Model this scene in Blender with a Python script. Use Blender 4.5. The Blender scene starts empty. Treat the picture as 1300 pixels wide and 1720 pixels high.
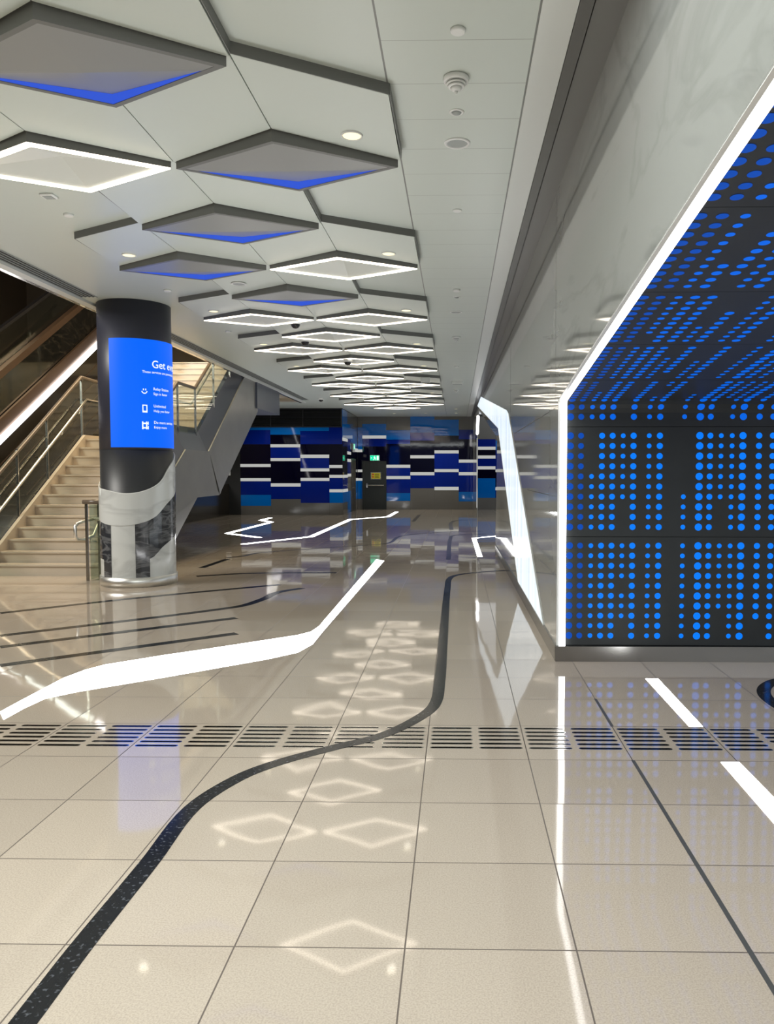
import bpy, bmesh, math, random
from mathutils import Vector
random.seed(7)
PI = math.pi
SC = bpy.context.scene
COL = SC.collection

# ------------------------------------------------------------------ camera, world, exposure
cd = bpy.data.cameras.new('camera')
cam = bpy.data.objects.new('camera', cd)
COL.objects.link(cam)
cam.location = (0, 0, 1.667)
cam.rotation_euler = (math.radians(90 - 2.95), 0, math.radians(1.1))
cd.sensor_fit = 'AUTO'
cd.sensor_width = 36
cd.lens = 1303 / 1720 * 36
cd.shift_x = -0.0535
cd.clip_end = 200
SC.camera = cam
SC.view_settings.view_transform = 'Standard'
SC.view_settings.look = 'None'
SC.view_settings.exposure = 0.12
SC.view_settings.gamma = 1.0

wld = bpy.data.worlds.new('world')
SC.world = wld
wld.use_nodes = True
wb = wld.node_tree.nodes['Background']
wb.inputs[0].default_value = (0.93, 0.97, 1.0, 1)
wb.inputs[1].default_value = 0.6

def area(name, loc, rot, sx, sy, power, color):
    l = bpy.data.lights.new(name, 'AREA')
    l.shape = 'RECTANGLE'; l.size = sx; l.size_y = sy
    l.energy = power; l.color = color
    o = bpy.data.objects.new(name, l)
    o.location = loc; o.rotation_euler = rot
    COL.objects.link(o)
    return o
OVERHEAD_FILL = area('overhead_fill', (-2.2, 0.5, 4.08), (0, 0, 0), 5.6, 6.2, 400, (0.95, 1.0, 0.99))  # unseen fill lamp, added overhead to brighten the near floor
HALL_FILL = area('stair_hall_fill', (-11.6, 7.0, 7.2), (0, 0, 0), 4.0, 4.0, 1100, (1, 0.97, 0.90))  # added fill lamp out of view, lifts the middle of the hall floor
HALL_FILL.rotation_euler = (Vector((-1.5, 11.0, 0.0)) - Vector(HALL_FILL.location)).to_track_quat('-Z', 'Y').to_euler()
# a dark wall added behind the camera keeps reflections dark, built with the walls below
STAIR_FILL = area('stairwell_fill', (-6.6, 15.5, 6.8), (0, 0, 0), 1.6, 7.0, 430, (1, 0.80, 0.52))  # added warm fill over the stair, no such fitting in view

# ------------------------------------------------------------------ materials
def nmat(name):
    m = bpy.data.materials.new(name); m.use_nodes = True
    nt = m.node_tree
    return m, nt, nt.nodes['Principled BSDF']
def pmat(name, col, rough=0.5, metal=0.0, spec=0.5, var=0.0, scale=6.0, bump=0.0, bscale=3.0, coat=0.0):
    m, nt, b = nmat(name)
    b.inputs['Base Color'].default_value = (*col, 1)
    b.inputs['Roughness'].default_value = rough
    b.inputs['Metallic'].default_value = metal
    b.inputs['Specular IOR Level'].default_value = spec
    b.inputs['Coat Weight'].default_value = coat
    b.inputs['Coat Roughness'].default_value = 0.03
    tc = nt.nodes.new('ShaderNodeTexCoord')
    if var > 0:
        n = nt.nodes.new('ShaderNodeTexNoise'); n.inputs['Scale'].default_value = scale; n.inputs['Detail'].default_value = 5
        nt.links.new(tc.outputs['Object'], n.inputs['Vector'])
        r = nt.nodes.new('ShaderNodeValToRGB')
        r.color_ramp.elements[0].position = 0.3; r.color_ramp.elements[1].position = 0.7
        r.color_ramp.elements[0].color = (*[c * (1 - var) for c in col], 1)
        r.color_ramp.elements[1].color = (*[min(1, c * (1 + var)) for c in col], 1)
        nt.links.new(n.outputs['Fac'], r.inputs['Fac']); nt.links.new(r.outputs['Color'], b.inputs['Base Color'])
    if bump > 0:
        n2 = nt.nodes.new('ShaderNodeTexNoise'); n2.inputs['Scale'].default_value = bscale
        nt.links.new(tc.outputs['Object'], n2.inputs['Vector'])
        bp = nt.nodes.new('ShaderNodeBump'); bp.inputs['Strength'].default_value = bump; bp.inputs['Distance'].default_value = 0.01
        nt.links.new(n2.outputs['Fac'], bp.inputs['Height']); nt.links.new(bp.outputs['Normal'], b.inputs['Normal'])
    return m
def emat(name, col, strength):
    m, nt, b = nmat(name)
    b.inputs['Base Color'].default_value = (*[c * 0.15 for c in col], 1)
    b.inputs['Roughness'].default_value = 0.5
    b.inputs['Specular IOR Level'].default_value = 0.2
    b.inputs['Emission Color'].default_value = (*col, 1)
    b.inputs['Emission Strength'].default_value = strength
    return m
def math_node(nt, op, a, b=None, c=None):
    n = nt.nodes.new('ShaderNodeMath'); n.operation = op
    for i, v in enumerate((a, b, c)):
        if v is None: continue
        if isinstance(v, (int, float)): n.inputs[i].default_value = v
        else: nt.links.new(v, n.inputs[i])
    return n.outputs[0]
def mix_col(nt, fac, a, b):
    n = nt.nodes.new('ShaderNodeMix'); n.data_type = 'RGBA'
    if isinstance(fac, (int, float)): n.inputs[0].default_value = fac
    else: nt.links.new(fac, n.inputs[0])
    for i, v in ((6, a), (7, b)):
        if isinstance(v, tuple): n.inputs[i].default_value = (*v, 1)
        else: nt.links.new(v, n.inputs[i])
    return n.outputs[2]
def grid_line(nt, coord, off, pitch, w):
    f = math_node(nt, 'FRACT', math_node(nt, 'DIVIDE', math_node(nt, 'SUBTRACT', coord, off - w / 2), pitch))
    return math_node(nt, 'LESS_THAN', f, w / pitch)

FLOOR_COL = (0.51, 0.435, 0.35)
def floor_material():
    m, nt, b = nmat('cream_terrazzo')
    geo = nt.nodes.new('ShaderNodeNewGeometry')
    sp = nt.nodes.new('ShaderNodeSeparateXYZ'); nt.links.new(geo.outputs['Position'], sp.inputs[0])
    x, y = sp.outputs[0], sp.outputs[1]
    g = math_node(nt, 'MAXIMUM', grid_line(nt, x, -0.18, 0.6, 0.006), grid_line(nt, y, 4.432, 0.6, 0.006))
    n = nt.nodes.new('ShaderNodeTexNoise'); n.inputs['Scale'].default_value = 160; n.inputs['Detail'].default_value = 2
    nt.links.new(geo.outputs['Position'], n.inputs['Vector'])
    r = nt.nodes.new('ShaderNodeValToRGB')
    r.color_ramp.elements[0].position = 0.32; r.color_ramp.elements[1].position = 0.6
    r.color_ramp.elements[0].color = (*[c * 0.80 for c in FLOOR_COL], 1); r.color_ramp.elements[1].color = (*FLOOR_COL, 1)
    nt.links.new(n.outputs['Fac'], r.inputs['Fac'])
    # each tile a slightly different tone
    cx = math_node(nt, 'FLOOR', math_node(nt, 'DIVIDE', math_node(nt, 'ADD', x, 0.18), 0.6))
    cy = math_node(nt, 'FLOOR', math_node(nt, 'DIVIDE', math_node(nt, 'SUBTRACT', y, 4.432), 0.6))
    cb = nt.nodes.new('ShaderNodeCombineXYZ'); nt.links.new(cx, cb.inputs[0]); nt.links.new(cy, cb.inputs[1])
    wn = nt.nodes.new('ShaderNodeTexWhiteNoise'); nt.links.new(cb.outputs[0], wn.inputs['Vector'])
    t = math_node(nt, 'ADD', math_node(nt, 'MULTIPLY', wn.outputs['Value'], 0.10), 0.95)
    hs = nt.nodes.new('ShaderNodeHueSaturation'); nt.links.new(r.outputs['Color'], hs.inputs['Color']); nt.links.new(t, hs.inputs['Value'])
    c = mix_col(nt, g, hs.outputs['Color'], (0.13, 0.105, 0.085))
    nt.links.new(c, b.inputs['Base Color'])
    b.inputs['Specular IOR Level'].default_value = 0.62
    rg = math_node(nt, 'ADD', math_node(nt, 'MULTIPLY', g, 0.4), 0.045)
    nt.links.new(rg, b.inputs['Roughness'])
    # tiles lie very slightly out of level with each other, and the polish waves a little
    nb = nt.nodes.new('ShaderNodeTexNoise'); nb.inputs['Scale'].default_value = 1.7; nb.inputs['Detail'].default_value = 1
    nt.links.new(geo.outputs['Position'], nb.inputs['Vector'])
    bp = nt.nodes.new('ShaderNodeBump'); bp.inputs['Strength'].default_value = 0.12; bp.inputs['Distance'].default_value = 0.01
    nt.links.new(nb.outputs['Fac'], bp.inputs['Height'])
    vm = nt.nodes.new('ShaderNodeVectorMath'); vm.operation = 'SUBTRACT'; nt.links.new(wn.outputs['Color'], vm.inputs[0]); vm.inputs[1].default_value = (0.5, 0.5, 0.5)
    vs = nt.nodes.new('ShaderNodeVectorMath'); vs.operation = 'SCALE'; nt.links.new(vm.outputs[0], vs.inputs[0]); vs.inputs[3].default_value = 0.004
    va = nt.nodes.new('ShaderNodeVectorMath'); nt.links.new(bp.outputs['Normal'], va.inputs[0]); nt.links.new(vs.outputs[0], va.inputs[1])
    vn = nt.nodes.new('ShaderNodeVectorMath'); vn.operation = 'NORMALIZE'; nt.links.new(va.outputs[0], vn.inputs[0])
    nt.links.new(vn.outputs[0], b.inputs['Normal'])
    return m
def ceiling_material():
    m, nt, b = nmat('white_metal_ceiling')
    geo = nt.nodes.new('ShaderNodeNewGeometry')
    sp = nt.nodes.new('ShaderNodeSeparateXYZ'); nt.links.new(geo.outputs['Position'], sp.inputs[0])
    x, y = sp.outputs[0], sp.outputs[1]
    ax = math_node(nt, 'ABSOLUTE', x)
    edge = math_node(nt, 'LESS_THAN', math_node(nt, 'ABSOLUTE', math_node(nt, 'SUBTRACT', ax, 0.44)), 0.006)
    inner = math_node(nt, 'LESS_THAN', ax, 0.44)
    rows = math_node(nt, 'MULTIPLY', inner, grid_line(nt, y, 6.03, 0.4958, 0.006))
    col = mix_col(nt, math_node(nt, 'MAXIMUM', edge, math_node(nt, 'MULTIPLY', rows, 0.55)), (0.60, 0.655, 0.615), (0.2, 0.21, 0.2))
    nt.links.new(col, b.inputs['Base Color'])
    b.inputs['Roughness'].default_value = 0.33
    b.inputs['Specular IOR Level'].default_value = 0.5
    return m
def marble(name, base, vein, rough, scale, vamt=0.5, bump=0.0):
    m, nt, b = nmat(name)
    tc = nt.nodes.new('ShaderNodeTexCoord')
    n = nt.nodes.new('ShaderNodeTexNoise'); n.inputs['Scale'].default_value = scale; n.inputs['Detail'].default_value = 6; n.inputs['Distortion'].default_value = 1.2
    mp = nt.nodes.new('ShaderNodeMapping'); mp.inputs['Rotation'].default_value = (0.5, 0.6, 0.3); mp.inputs['Scale'].default_value = (1, 1, 2.6)
    nt.links.new(tc.outputs['Object'], mp.inputs['Vector']); nt.links.new(mp.outputs['Vector'], n.inputs['Vector'])
    v = math_node(nt, 'ABSOLUTE', math_node(nt, 'SUBTRACT', n.outputs['Fac'], 0.5))
    r = nt.nodes.new('ShaderNodeValToRGB')
    r.color_ramp.elements[0].position = 0.0; r.color_ramp.elements[1].position = 0.05 + 0.12 * vamt
    r.color_ramp.elements[0].color = (*vein, 1); r.color_ramp.elements[1].color = (*base, 1)
    nt.links.new(v, r.inputs['Fac'])
    n2 = nt.nodes.new('ShaderNodeTexNoise'); n2.inputs['Scale'].default_value = scale * 0.6; n2.inputs['Detail'].default_value = 3
    nt.links.new(mp.outputs['Vector'], n2.inputs['Vector'])
    c = mix_col(nt, math_node(nt, 'MULTIPLY', n2.outputs['Fac'], 0.5), r.outputs['Color'], tuple(x * 0.8 for x in base))
    nt.links.new(c, b.inputs['Base Color'])
    b.inputs['Roughness'].default_value = rough
    b.inputs['Specular IOR Level'].default_value = 0.6
    if bump:
        nb = nt.nodes.new('ShaderNodeTexNoise'); nb.inputs['Scale'].default_value = 2.2; nb.inputs['Detail'].default_value = 1
        nt.links.new(tc.outputs['Object'], nb.inputs['Vector'])
        bp = nt.nodes.new('ShaderNodeBump'); bp.inputs['Strength'].default_value = bump; bp.inputs['Distance'].default_value = 0.01
        nt.links.new(nb.outputs['Fac'], bp.inputs['Height']); nt.links.new(bp.outputs['Normal'], b.inputs['Normal'])
    return m
def granite():
    m, nt, b = nmat('black_granite')
    geo = nt.nodes.new('ShaderNodeNewGeometry')
    n = nt.nodes.new('ShaderNodeTexNoise'); n.inputs['Scale'].default_value = 55; n.inputs['Detail'].default_value = 4
    nt.links.new(geo.outputs['Position'], n.inputs['Vector'])
    r = nt.nodes.new('ShaderNodeValToRGB')
    r.color_ramp.elements[0].position = 0.58; r.color_ramp.elements[1].position = 0.80
    r.color_ramp.elements[0].color = (0.012, 0.013, 0.015, 1); r.color_ramp.elements[1].color = (0.16, 0.17, 0.19, 1)
    nt.links.new(n.outputs['Fac'], r.inputs['Fac']); nt.links.new(r.outputs['Color'], b.inputs['Base Color'])
    b.inputs['Roughness'].default_value = 0.12
    b.inputs['Specular IOR Level'].default_value = 0.25
    return m
def glass():
    m = bpy.data.materials.new('clear_glass'); m.use_nodes = True
    nt = m.node_tree; nt.nodes.clear()
    out = nt.nodes.new('ShaderNodeOutputMaterial')
    tr = nt.nodes.new('ShaderNodeBsdfTransparent'); tr.inputs[0].default_value = (0.86, 0.90, 0.86, 1)
    gl = nt.nodes.new('ShaderNodeBsdfGlossy'); gl.inputs['Roughness'].default_value = 0.02
    lw = nt.nodes.new('ShaderNodeLayerWeight'); lw.inputs[0].default_value = 0.5
    fac = math_node(nt, 'ADD', math_node(nt, 'MULTIPLY', math_node(nt, 'POWER', lw.outputs['Facing'], 4.0), 0.6), 0.03)
    mx = nt.nodes.new('ShaderNodeMixShader')
    nt.links.new(fac, mx.inputs[0]); nt.links.new(tr.outputs[0], mx.inputs[1]); nt.links.new(gl.outputs[0], mx.inputs[2])
    nt.links.new(mx.outputs[0], out.inputs[0])
    return m
def backlit():
    m, nt, b = nmat('backlit_fluted_glass')
    geo = nt.nodes.new('ShaderNodeNewGeometry')
    mp = nt.nodes.new('ShaderNodeMapping'); mp.inputs['Scale'].default_value = (0, 2.4, 0.05)
    nt.links.new(geo.outputs['Position'], mp.inputs['Vector'])
    n = nt.nodes.new('ShaderNodeTexNoise'); n.inputs['Scale'].default_value = 1.6; n.inputs['Detail'].default_value = 3
    nt.links.new(mp.outputs['Vector'], n.inputs['Vector'])
    r = nt.nodes.new('ShaderNodeValToRGB')
    r.color_ramp.elements[0].position = 0.35; r.color_ramp.elements[1].position = 0.65
    r.color_ramp.elements[0].color = (0.60, 0.70, 0.78, 1); r.color_ramp.elements[1].color = (0.88, 0.95, 1.0, 1)
    nt.links.new(n.outputs['Fac'], r.inputs['Fac'])
    nt.links.new(r.outputs['Color'], b.inputs['Emission Color']); b.inputs['Emission Strength'].default_value = 0.95
    b.inputs['Base Color'].default_value = (0.3, 0.33, 0.36, 1); b.inputs['Roughness'].default_value = 0.15
    return m

M = {}
M['floor'] = floor_material()
M['ceiling'] = ceiling_material()
M['plate'] = pmat('white_faceted_metal', (0.60, 0.655, 0.615), 0.38)
M['fascia'] = pmat('grey_frame_metal', (0.155, 0.16, 0.155), 0.45)
M['diamond_grey'] = pmat('grey_inner_metal', (0.27, 0.28, 0.28), 0.32)
M['diamond_white'] = pmat('pale_inner_metal', (0.60, 0.63, 0.60), 0.35)
M['warm_led'] = emat('warm_white_led', (1.0, 0.88, 0.72), 4.5)
M['white_led'] = emat('white_led', (1.0, 0.98, 0.97), 5.0)
M['floor_led'] = emat('floor_white_led', (1.0, 1.0, 1.0), 11.0)
M['downlight'] = emat('downlight_glow', (1.0, 0.90, 0.55), 1.3)
M['blue_cove'] = emat('blue_cove_light', (0.04, 0.11, 0.72), 0.8)
M['screen'] = emat('blue_screen', (0.0, 0.135, 1.0), 0.88)
M['screen_text'] = emat('white_screen_text', (0.85, 0.92, 1.0), 1.0)
M['dot'] = emat('blue_backlit_dot', (0.0, 0.205, 1.0), 0.88)
M['dot_dim'] = emat('view_dimmed_blue_dot', (0.0, 0.075, 0.50), 0.75)  # first columns look darker at an angle; that dimming is put into emission
M['dot_top'] = emat('overhead_blue_backlit_dot', (0.0, 0.15, 0.9), 0.75)  # same dots seen at a slant, their dimming put into emission
M['perf'] = pmat('charcoal_perforated_panel', (0.038, 0.042, 0.043), 0.45, spec=0.3, var=0.06)
M['backlit'] = backlit()
M['wall'] = marble('polished_grey_marble', (0.37, 0.38, 0.36), (0.31, 0.32, 0.30), 0.05, 0.55, 0.03, bump=0.05)
M['lip'] = pmat('pale_stone_edge', (0.78, 0.79, 0.77), 0.3)
M['joint'] = pmat('dark_joint', (0.07, 0.07, 0.065), 0.5)
M['steel'] = pmat('brushed_steel', (0.36, 0.355, 0.34), 0.25, metal=1.0)
M['bright_steel'] = pmat('polished_steel', (0.72, 0.71, 0.68), 0.12, metal=1.0)
M['satin_steel'] = pmat('satin_steel', (0.75, 0.74, 0.71), 0.38, metal=1.0)
M['steel_wall'] = pmat('grey_steel_panel', (0.13, 0.125, 0.115), 0.15, spec=0.6)
M['channel'] = pmat('dark_ceiling_channel', (0.12, 0.12, 0.115), 0.35)
M['channel_mid'] = pmat('grey_ceiling_channel', (0.18, 0.18, 0.175), 0.3)
M['cove'] = pmat('white_cove_panel', (0.70, 0.73, 0.71), 0.3)
M['black'] = pmat('black_void', (0.004, 0.004, 0.004), 0.8)
M['black_wall'] = pmat('black_painted_wall', (0.012, 0.013, 0.013), 0.5)
M['column_dark'] = pmat('charcoal_column_cladding', (0.022, 0.024, 0.028), 0.42)
M['column_navy'] = pmat('navy_grey_column_cladding', (0.032, 0.034, 0.052), 0.4)
M['stone_light'] = marble('light_grey_stone', (0.64, 0.66, 0.65), (0.50, 0.515, 0.51), 0.12, 0.9, 0.3)
M['stone_dark'] = marble('dark_veined_stone', (0.035, 0.038, 0.045), (0.17, 0.175, 0.185), 0.08, 2.0, 0.2)
M['granite'] = granite()
M['glass'] = glass()
M['l'] = pmat('light_blue_glass', (0.0, 0.15, 0.58), 0.04, spec=0.6, bump=0.04, bscale=4)
M['r'] = pmat('royal_blue_glass', (0.001, 0.015, 0.23), 0.04, spec=0.6, bump=0.04, bscale=4)
M['k'] = pmat('midnight_glass', (0.001, 0.001, 0.012), 0.04, spec=0.6, bump=0.04, bscale=4)
M['s'] = M['steel_wall']
M['w'] = emat('emissive_white_bar', (0.62, 0.63, 0.60), 0.62)  # wall bars are white glass, no lamps; their brightness is painted as emission
M['door'] = pmat('black_painted_door', (0.012, 0.016, 0.015), 0.45)
M['frame'] = pmat('door_frame_steel', (0.10, 0.095, 0.085), 0.3, metal=0.6)
M['step'] = pmat('cream_stone_step', (0.52, 0.45, 0.36), 0.22, var=0.05, scale=3)
M['clad'] = pmat('grey_metal_cladding', (0.22, 0.22, 0.215), 0.28, var=0.12, scale=1.2, spec=0.5)
M['clad_blue'] = pmat('blue_grey_metal_cladding', (0.085, 0.095, 0.13), 0.28)
M['rail_brown'] = pmat('brown_handrail', (0.13, 0.10, 0.075), 0.3)
M['dark_panel'] = pmat('dark_brown_panel', (0.022, 0.018, 0.013), 0.15)
M['bronze'] = pmat('bronze_metal', (0.13, 0.085, 0.06), 0.3, metal=0.7)
M['black_marble'] = marble('black_marble', (0.005, 0.005, 0.005), (0.025, 0.022, 0.018), 0.08, 1.2, -0.2)
M['brown_wall'] = pmat('dark_brown_wall', (0.04, 0.026, 0.012), 0.6)
M['beige_wall'] = pmat('beige_stone_wall', (0.42, 0.36, 0.27), 0.35)
M['white_plastic'] = pmat('white_plastic', (0.78, 0.80, 0.79), 0.35)
M['grey_grille'] = pmat('grey_grille', (0.36, 0.39, 0.385), 0.5)
M['black_plastic'] = pmat('black_plastic', (0.01, 0.01, 0.012), 0.15)
M['exit_green'] = emat('exit_green', (0.0, 0.75, 0.38), 1.0)
M['exit_white'] = emat('exit_white', (0.85, 1.0, 0.93), 1.0)
M['yellow'] = pmat('yellow_notice', (0.62, 0.55, 0.02), 0.5)
M['red'] = pmat('red_notice_mark', (0.5, 0.02, 0.02), 0.5)

# ------------------------------------------------------------------ helpers
class MB:
    def __init__(self): self.v = []; self.f = []
    def add(self, vs, fs):
        o = len(self.v); self.v += [tuple(p) for p in vs]; self.f += [tuple(i + o for i in q) for q in fs]; return self
    def box(self, x0, x1, y0, y1, z0, z1):
        vs = [(x, y, z) for z in (z0, z1) for y in (y0, y1) for x in (x0, x1)]
        return self.add(vs, [(0, 2, 3, 1), (4, 5, 7, 6), (0, 1, 5, 4), (2, 6, 7, 3), (0, 4, 6, 2), (1, 3, 7, 5)])
    def prism(self, pts, vec):
        n = len(pts); v = Vector(vec)
        a = [Vector(p) for p in pts]; b = [p + v for p in a]
        fs = [tuple(range(n - 1, -1, -1)), tuple(range(n, 2 * n))] + [(i, (i + 1) % n, n + (i + 1) % n, n + i) for i in range(n)]
        return self.add(a + b, fs)
    def ring(self, outer, inner, z0, z1):          # flat ring between two xy outlines of the same count
        n = len(outer)
        vs = [(*p, z0) for p in outer] + [(*p, z0) for p in inner] + [(*p, z1) for p in outer] + [(*p, z1) for p in inner]
        fs = []
        for i in range(n):
            j = (i + 1) % n
            fs += [(i, n + i, n + j, j), (2 * n + i, 2 * n + j, 3 * n + j, 3 * n + i), (i, j, 2 * n + j, 2 * n + i), (n + i, 3 * n + i, 3 * n + j, n + j)]
        return self.add(vs, fs)
    def tube(self, path, r, n=10):
        P = [Vector(p) for p in path]; base = len(self.v); prev = None
        for i, p in enumerate(P):
            t = ((P[i + 1] - p).normalized() if i < len(P) - 1 else Vector()) + ((p - P[i - 1]).normalized() if i else Vector())
            t.normalize()
            up = Vector((0, 0, 1)) if abs(t.z) < 0.9 else Vector((1, 0, 0))
            if prev is not None:
                u = prev - t * prev.dot(t)
                if u.length < 1e-4: u = t.cross(up)
                u.normalize()
            else: u = t.cross(up).normalized()
            prev = u; w = t.cross(u)
            self.v += [tuple(p + (u * math.cos(2 * PI * k / n) + w * math.sin(2 * PI * k / n)) * r) for k in range(n)]
        for i in range(len(P) - 1):
            for k in range(n):
                a = base + i * n + k; b = base + i * n + (k + 1) % n
                self.f.append((a, b, b + n, a + n))
        self.f.append(tuple(base + k for k in range(n - 1, -1, -1))); self.f.append(tuple(base + (len(P) - 1) * n + k for k in range(n)))
        return self
    def lathe(self, prof, cx, cy, n=32):           # profile of (r, z) around a vertical axis
        base = len(self.v)
        for r, z in prof:
            self.v += [(cx + max(r, 1e-4) * math.cos(2 * PI * k / n), cy + max(r, 1e-4) * math.sin(2 * PI * k / n), z) for k in range(n)]
        for i in range(len(prof) - 1):
            for k in range(n):
                a = base + i * n + k; b = base + i * n + (k + 1) % n
                self.f.append((a, b, b + n, a + n))
        self.f.append(tuple(base + k for k in range(n - 1, -1, -1))); self.f.append(tuple(base + (len(prof) - 1) * n + k for k in range(n)))
        return self
    def build(self, name, mat, parent=None, smooth=False, bevel=0.0):
        me = bpy.data.meshes.new(name); me.from_pydata(self.v, [], self.f)
        bm = bmesh.new(); bm.from_mesh(me); bmesh.ops.recalc_face_normals(bm, faces=bm.faces); bm.to_mesh(me); bm.free()
        me.materials.append(mat)
        if smooth:
            for p in me.polygons: p.use_smooth = len(p.vertices) == 4
        o = bpy.data.objects.new(name, me); COL.objects.link(o)
        if parent is not None:
            o.parent = parent; o.matrix_parent_inverse = parent.matrix_basis.inverted()
        if bevel:
            bv = o.modifiers.new('bevel', 'BEVEL'); bv.width = bevel; bv.segments = 2; bv.limit_method = 'ANGLE'
        return o
def tag(o, label=None, cat=None, group=None, kind=None):
    if label: o['label'] = label
    if cat: o['category'] = cat
    if group: o['group'] = group
    if kind: o['kind'] = kind
    return o
def thing(name, label, cat, loc, group=None):
    o = bpy.data.objects.new(name, None); COL.objects.link(o); o.location = loc; o.empty_display_size = 0.1
    return tag(o, label, cat, group)
def struct(o, label, cat): return tag(o, label, cat, None, 'structure')
ORD = ['nearest', 'second nearest', 'third nearest', 'fourth nearest', 'fifth nearest', 'sixth nearest', 'seventh nearest', 'eighth nearest', 'ninth nearest']

CZ = 4.12                                            # ceiling height
def wall_x(y): return 0.9208 - 0.006 * y             # face of the long right-hand wall
GRID_X, GRID_Y, T = -0.18, 4.432, 0.6                # floor tile grid

# ------------------------------------------------------------------ floor
f = MB()
f.box(-13, 5, -4, GRID_Y, -0.15, 0)
f.box(-13, 5, GRID_Y + T, 36, -0.15, 0)
struct(f.build('floor', M['floor']), 'glossy cream stone tile floor', 'floor')
struct(MB().box(-13, 5, GRID_Y, GRID_Y + T, -0.2, -0.13).build('trim_1', M['black']), 'black channel under the slotted floor drain', 'trim')
struct(MB().box(1.012, 1.032, -3.9, GRID_Y, 0, 0.001).box(1.012, 1.032, GRID_Y + T, 5.65, 0, 0.001).build('trim_2', M['joint']), 'dark movement joint running away along the cream floor', 'trim')

# slotted drain slabs, one row across the floor
def slab_mesh():
    bm = bmesh.new(); top = 0.0
    def loop(pts):
        vs = [bm.verts.new((x, y, 0)) for x, y in pts]
        return [bm.edges.new((vs[i], vs[(i + 1) % len(vs)])) for i in range(len(vs))]
    e = loop([(0.001, 0.001), (T - 0.001, 0.001), (T - 0.001, T - 0.001), (0.001, T - 0.001)])
    for sx in (0.15, 0.45):
        for k in range(6):
            e += loop(slot_outline(sx, 0.187 + 0.0712 * k))
    bmesh.ops.triangle_fill(bm, use_beauty=True, use_dissolve=False, edges=e)
    ex = bmesh.ops.extrude_face_region(bm, geom=bm.faces[:])
    for v in [g for g in ex['geom'] if isinstance(g, bmesh.types.BMVert)]: v.co.z -= 0.03
    bmesh.ops.recalc_face_normals(bm, faces=bm.faces)
    me = bpy.data.meshes.new('slab'); bm.to_mesh(me); bm.free(); me.materials.append(M['floor'])
    return me
def slot_outline(sx, sy, r=0.0175, hl=0.1315, d=0.0):
    r2 = r - d; c = hl - r; pts = []
    for k in range(7): a = -PI / 2 + PI * k / 6; pts.append((sx + c + r2 * math.cos(a), sy + r2 * math.sin(a)))
    for k in range(7): a = PI / 2 + PI * k / 6; pts.append((sx - c + r2 * math.cos(a), sy + r2 * math.sin(a)))
    return pts
SLAB = slab_mesh()
rim = MB()
for sx in (0.15, 0.45):
    for k in range(6):
        rim.ring(slot_outline(sx, 0.187 + 0.0712 * k, d=0.0003), slot_outline(sx, 0.187 + 0.0712 * k, d=0.007), -0.03, 0.0008)
RIM = None
for i, k in enumerate(range(-7, 6)):
    s = bpy.data.objects.new('drain_slab', SLAB); COL.objects.link(s); s.location = (GRID_X + T * k, GRID_Y, 0)
    where = {0: 'at the left edge of the photo', 12: 'at the right edge of the photo'}.get(i)
    nth = ['', 'second', 'third', 'fourth', 'fifth', 'sixth', 'seventh', 'eighth', 'ninth', 'tenth', 'eleventh', 'twelfth', ''][i]
    tag(s, 'cream slotted drain slab ' + (where or nth + ' from the left in the row across the floor'), 'drain cover', 'slotted drain slabs across the floor')
    if RIM is None:
        r = rim.build('slot_rims', M['bright_steel'], s); RIM = r.data
        r.matrix_parent_inverse.identity()
    else:
        r = bpy.data.objects.new('slot_rims', RIM); COL.objects.link(r); r.parent = s
    r['label'] = 'polished steel rims lining the slots'

# granite ribbons inlaid in the floor
def smooth_path(pts, n=6):
    if len(pts) < 3: return [Vector((*p, 0)) for p in pts]
    P = [Vector((*p, 0)) for p in pts]; out = []
    for i in range(len(P) - 1):
        a = P[max(i - 1, 0)]; b = P[i]; c = P[i + 1]; d = P[min(i + 2, len(P) - 1)]
        l = (c - b).length
        m1 = (c - a).normalized() * l; m2 = (d - b).normalized() * l
        for k in range(n):
            t = k / n
            out.append(b * (2 * t**3 - 3 * t**2 + 1) + m1 * (t**3 - 2 * t**2 + t) + c * (-2 * t**3 + 3 * t**2) + m2 * (t**3 - t**2))
    out.append(P[-1]); return out
def ribbon(mb, pts, w, z0=-0.02, z1=0.0012, smooth=True):
    P = smooth_path(pts) if smooth else [Vector((*p, 0)) for p in pts]
    L, R = [], []
    for i, p in enumerate(P):
        a = (P[i] - P[i - 1]).normalized() if i else None
        b = (P[i + 1] - P[i]).normalized() if i < len(P) - 1 else None
        t = ((a or Vector()) + (b or Vector())).normalized()
        n = Vector((-t.y, t.x, 0)); k = 1 / max(0.5, n.dot(Vector((-(b or a).y, (b or a).x, 0))))
        L.append(p + n * w / 2 * k); R.append(p - n * w / 2 * k)
    n = len(P); vs = []
    for z in (z0, z1):
        vs += [(q.x, q.y, z) for q in L] + [(q.x, q.y, z) for q in R]
    fs = []
    for i in range(n - 1):
        fs += [(i, n + i, n + i + 1, i + 1), (2 * n + i, 2 * n + i + 1, 3 * n + i + 1, 3 * n + i), (i, i + 1, 2 * n + i + 1, 2 * n + i), (n + i, 3 * n + i, 3 * n + i + 1, n + i + 1)]
    fs += [(0, 2 * n, 3 * n, n), (n - 1, 2 * n - 1, 4 * n - 1, 3 * n - 1)]
    return mb.add(vs, fs)
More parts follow.
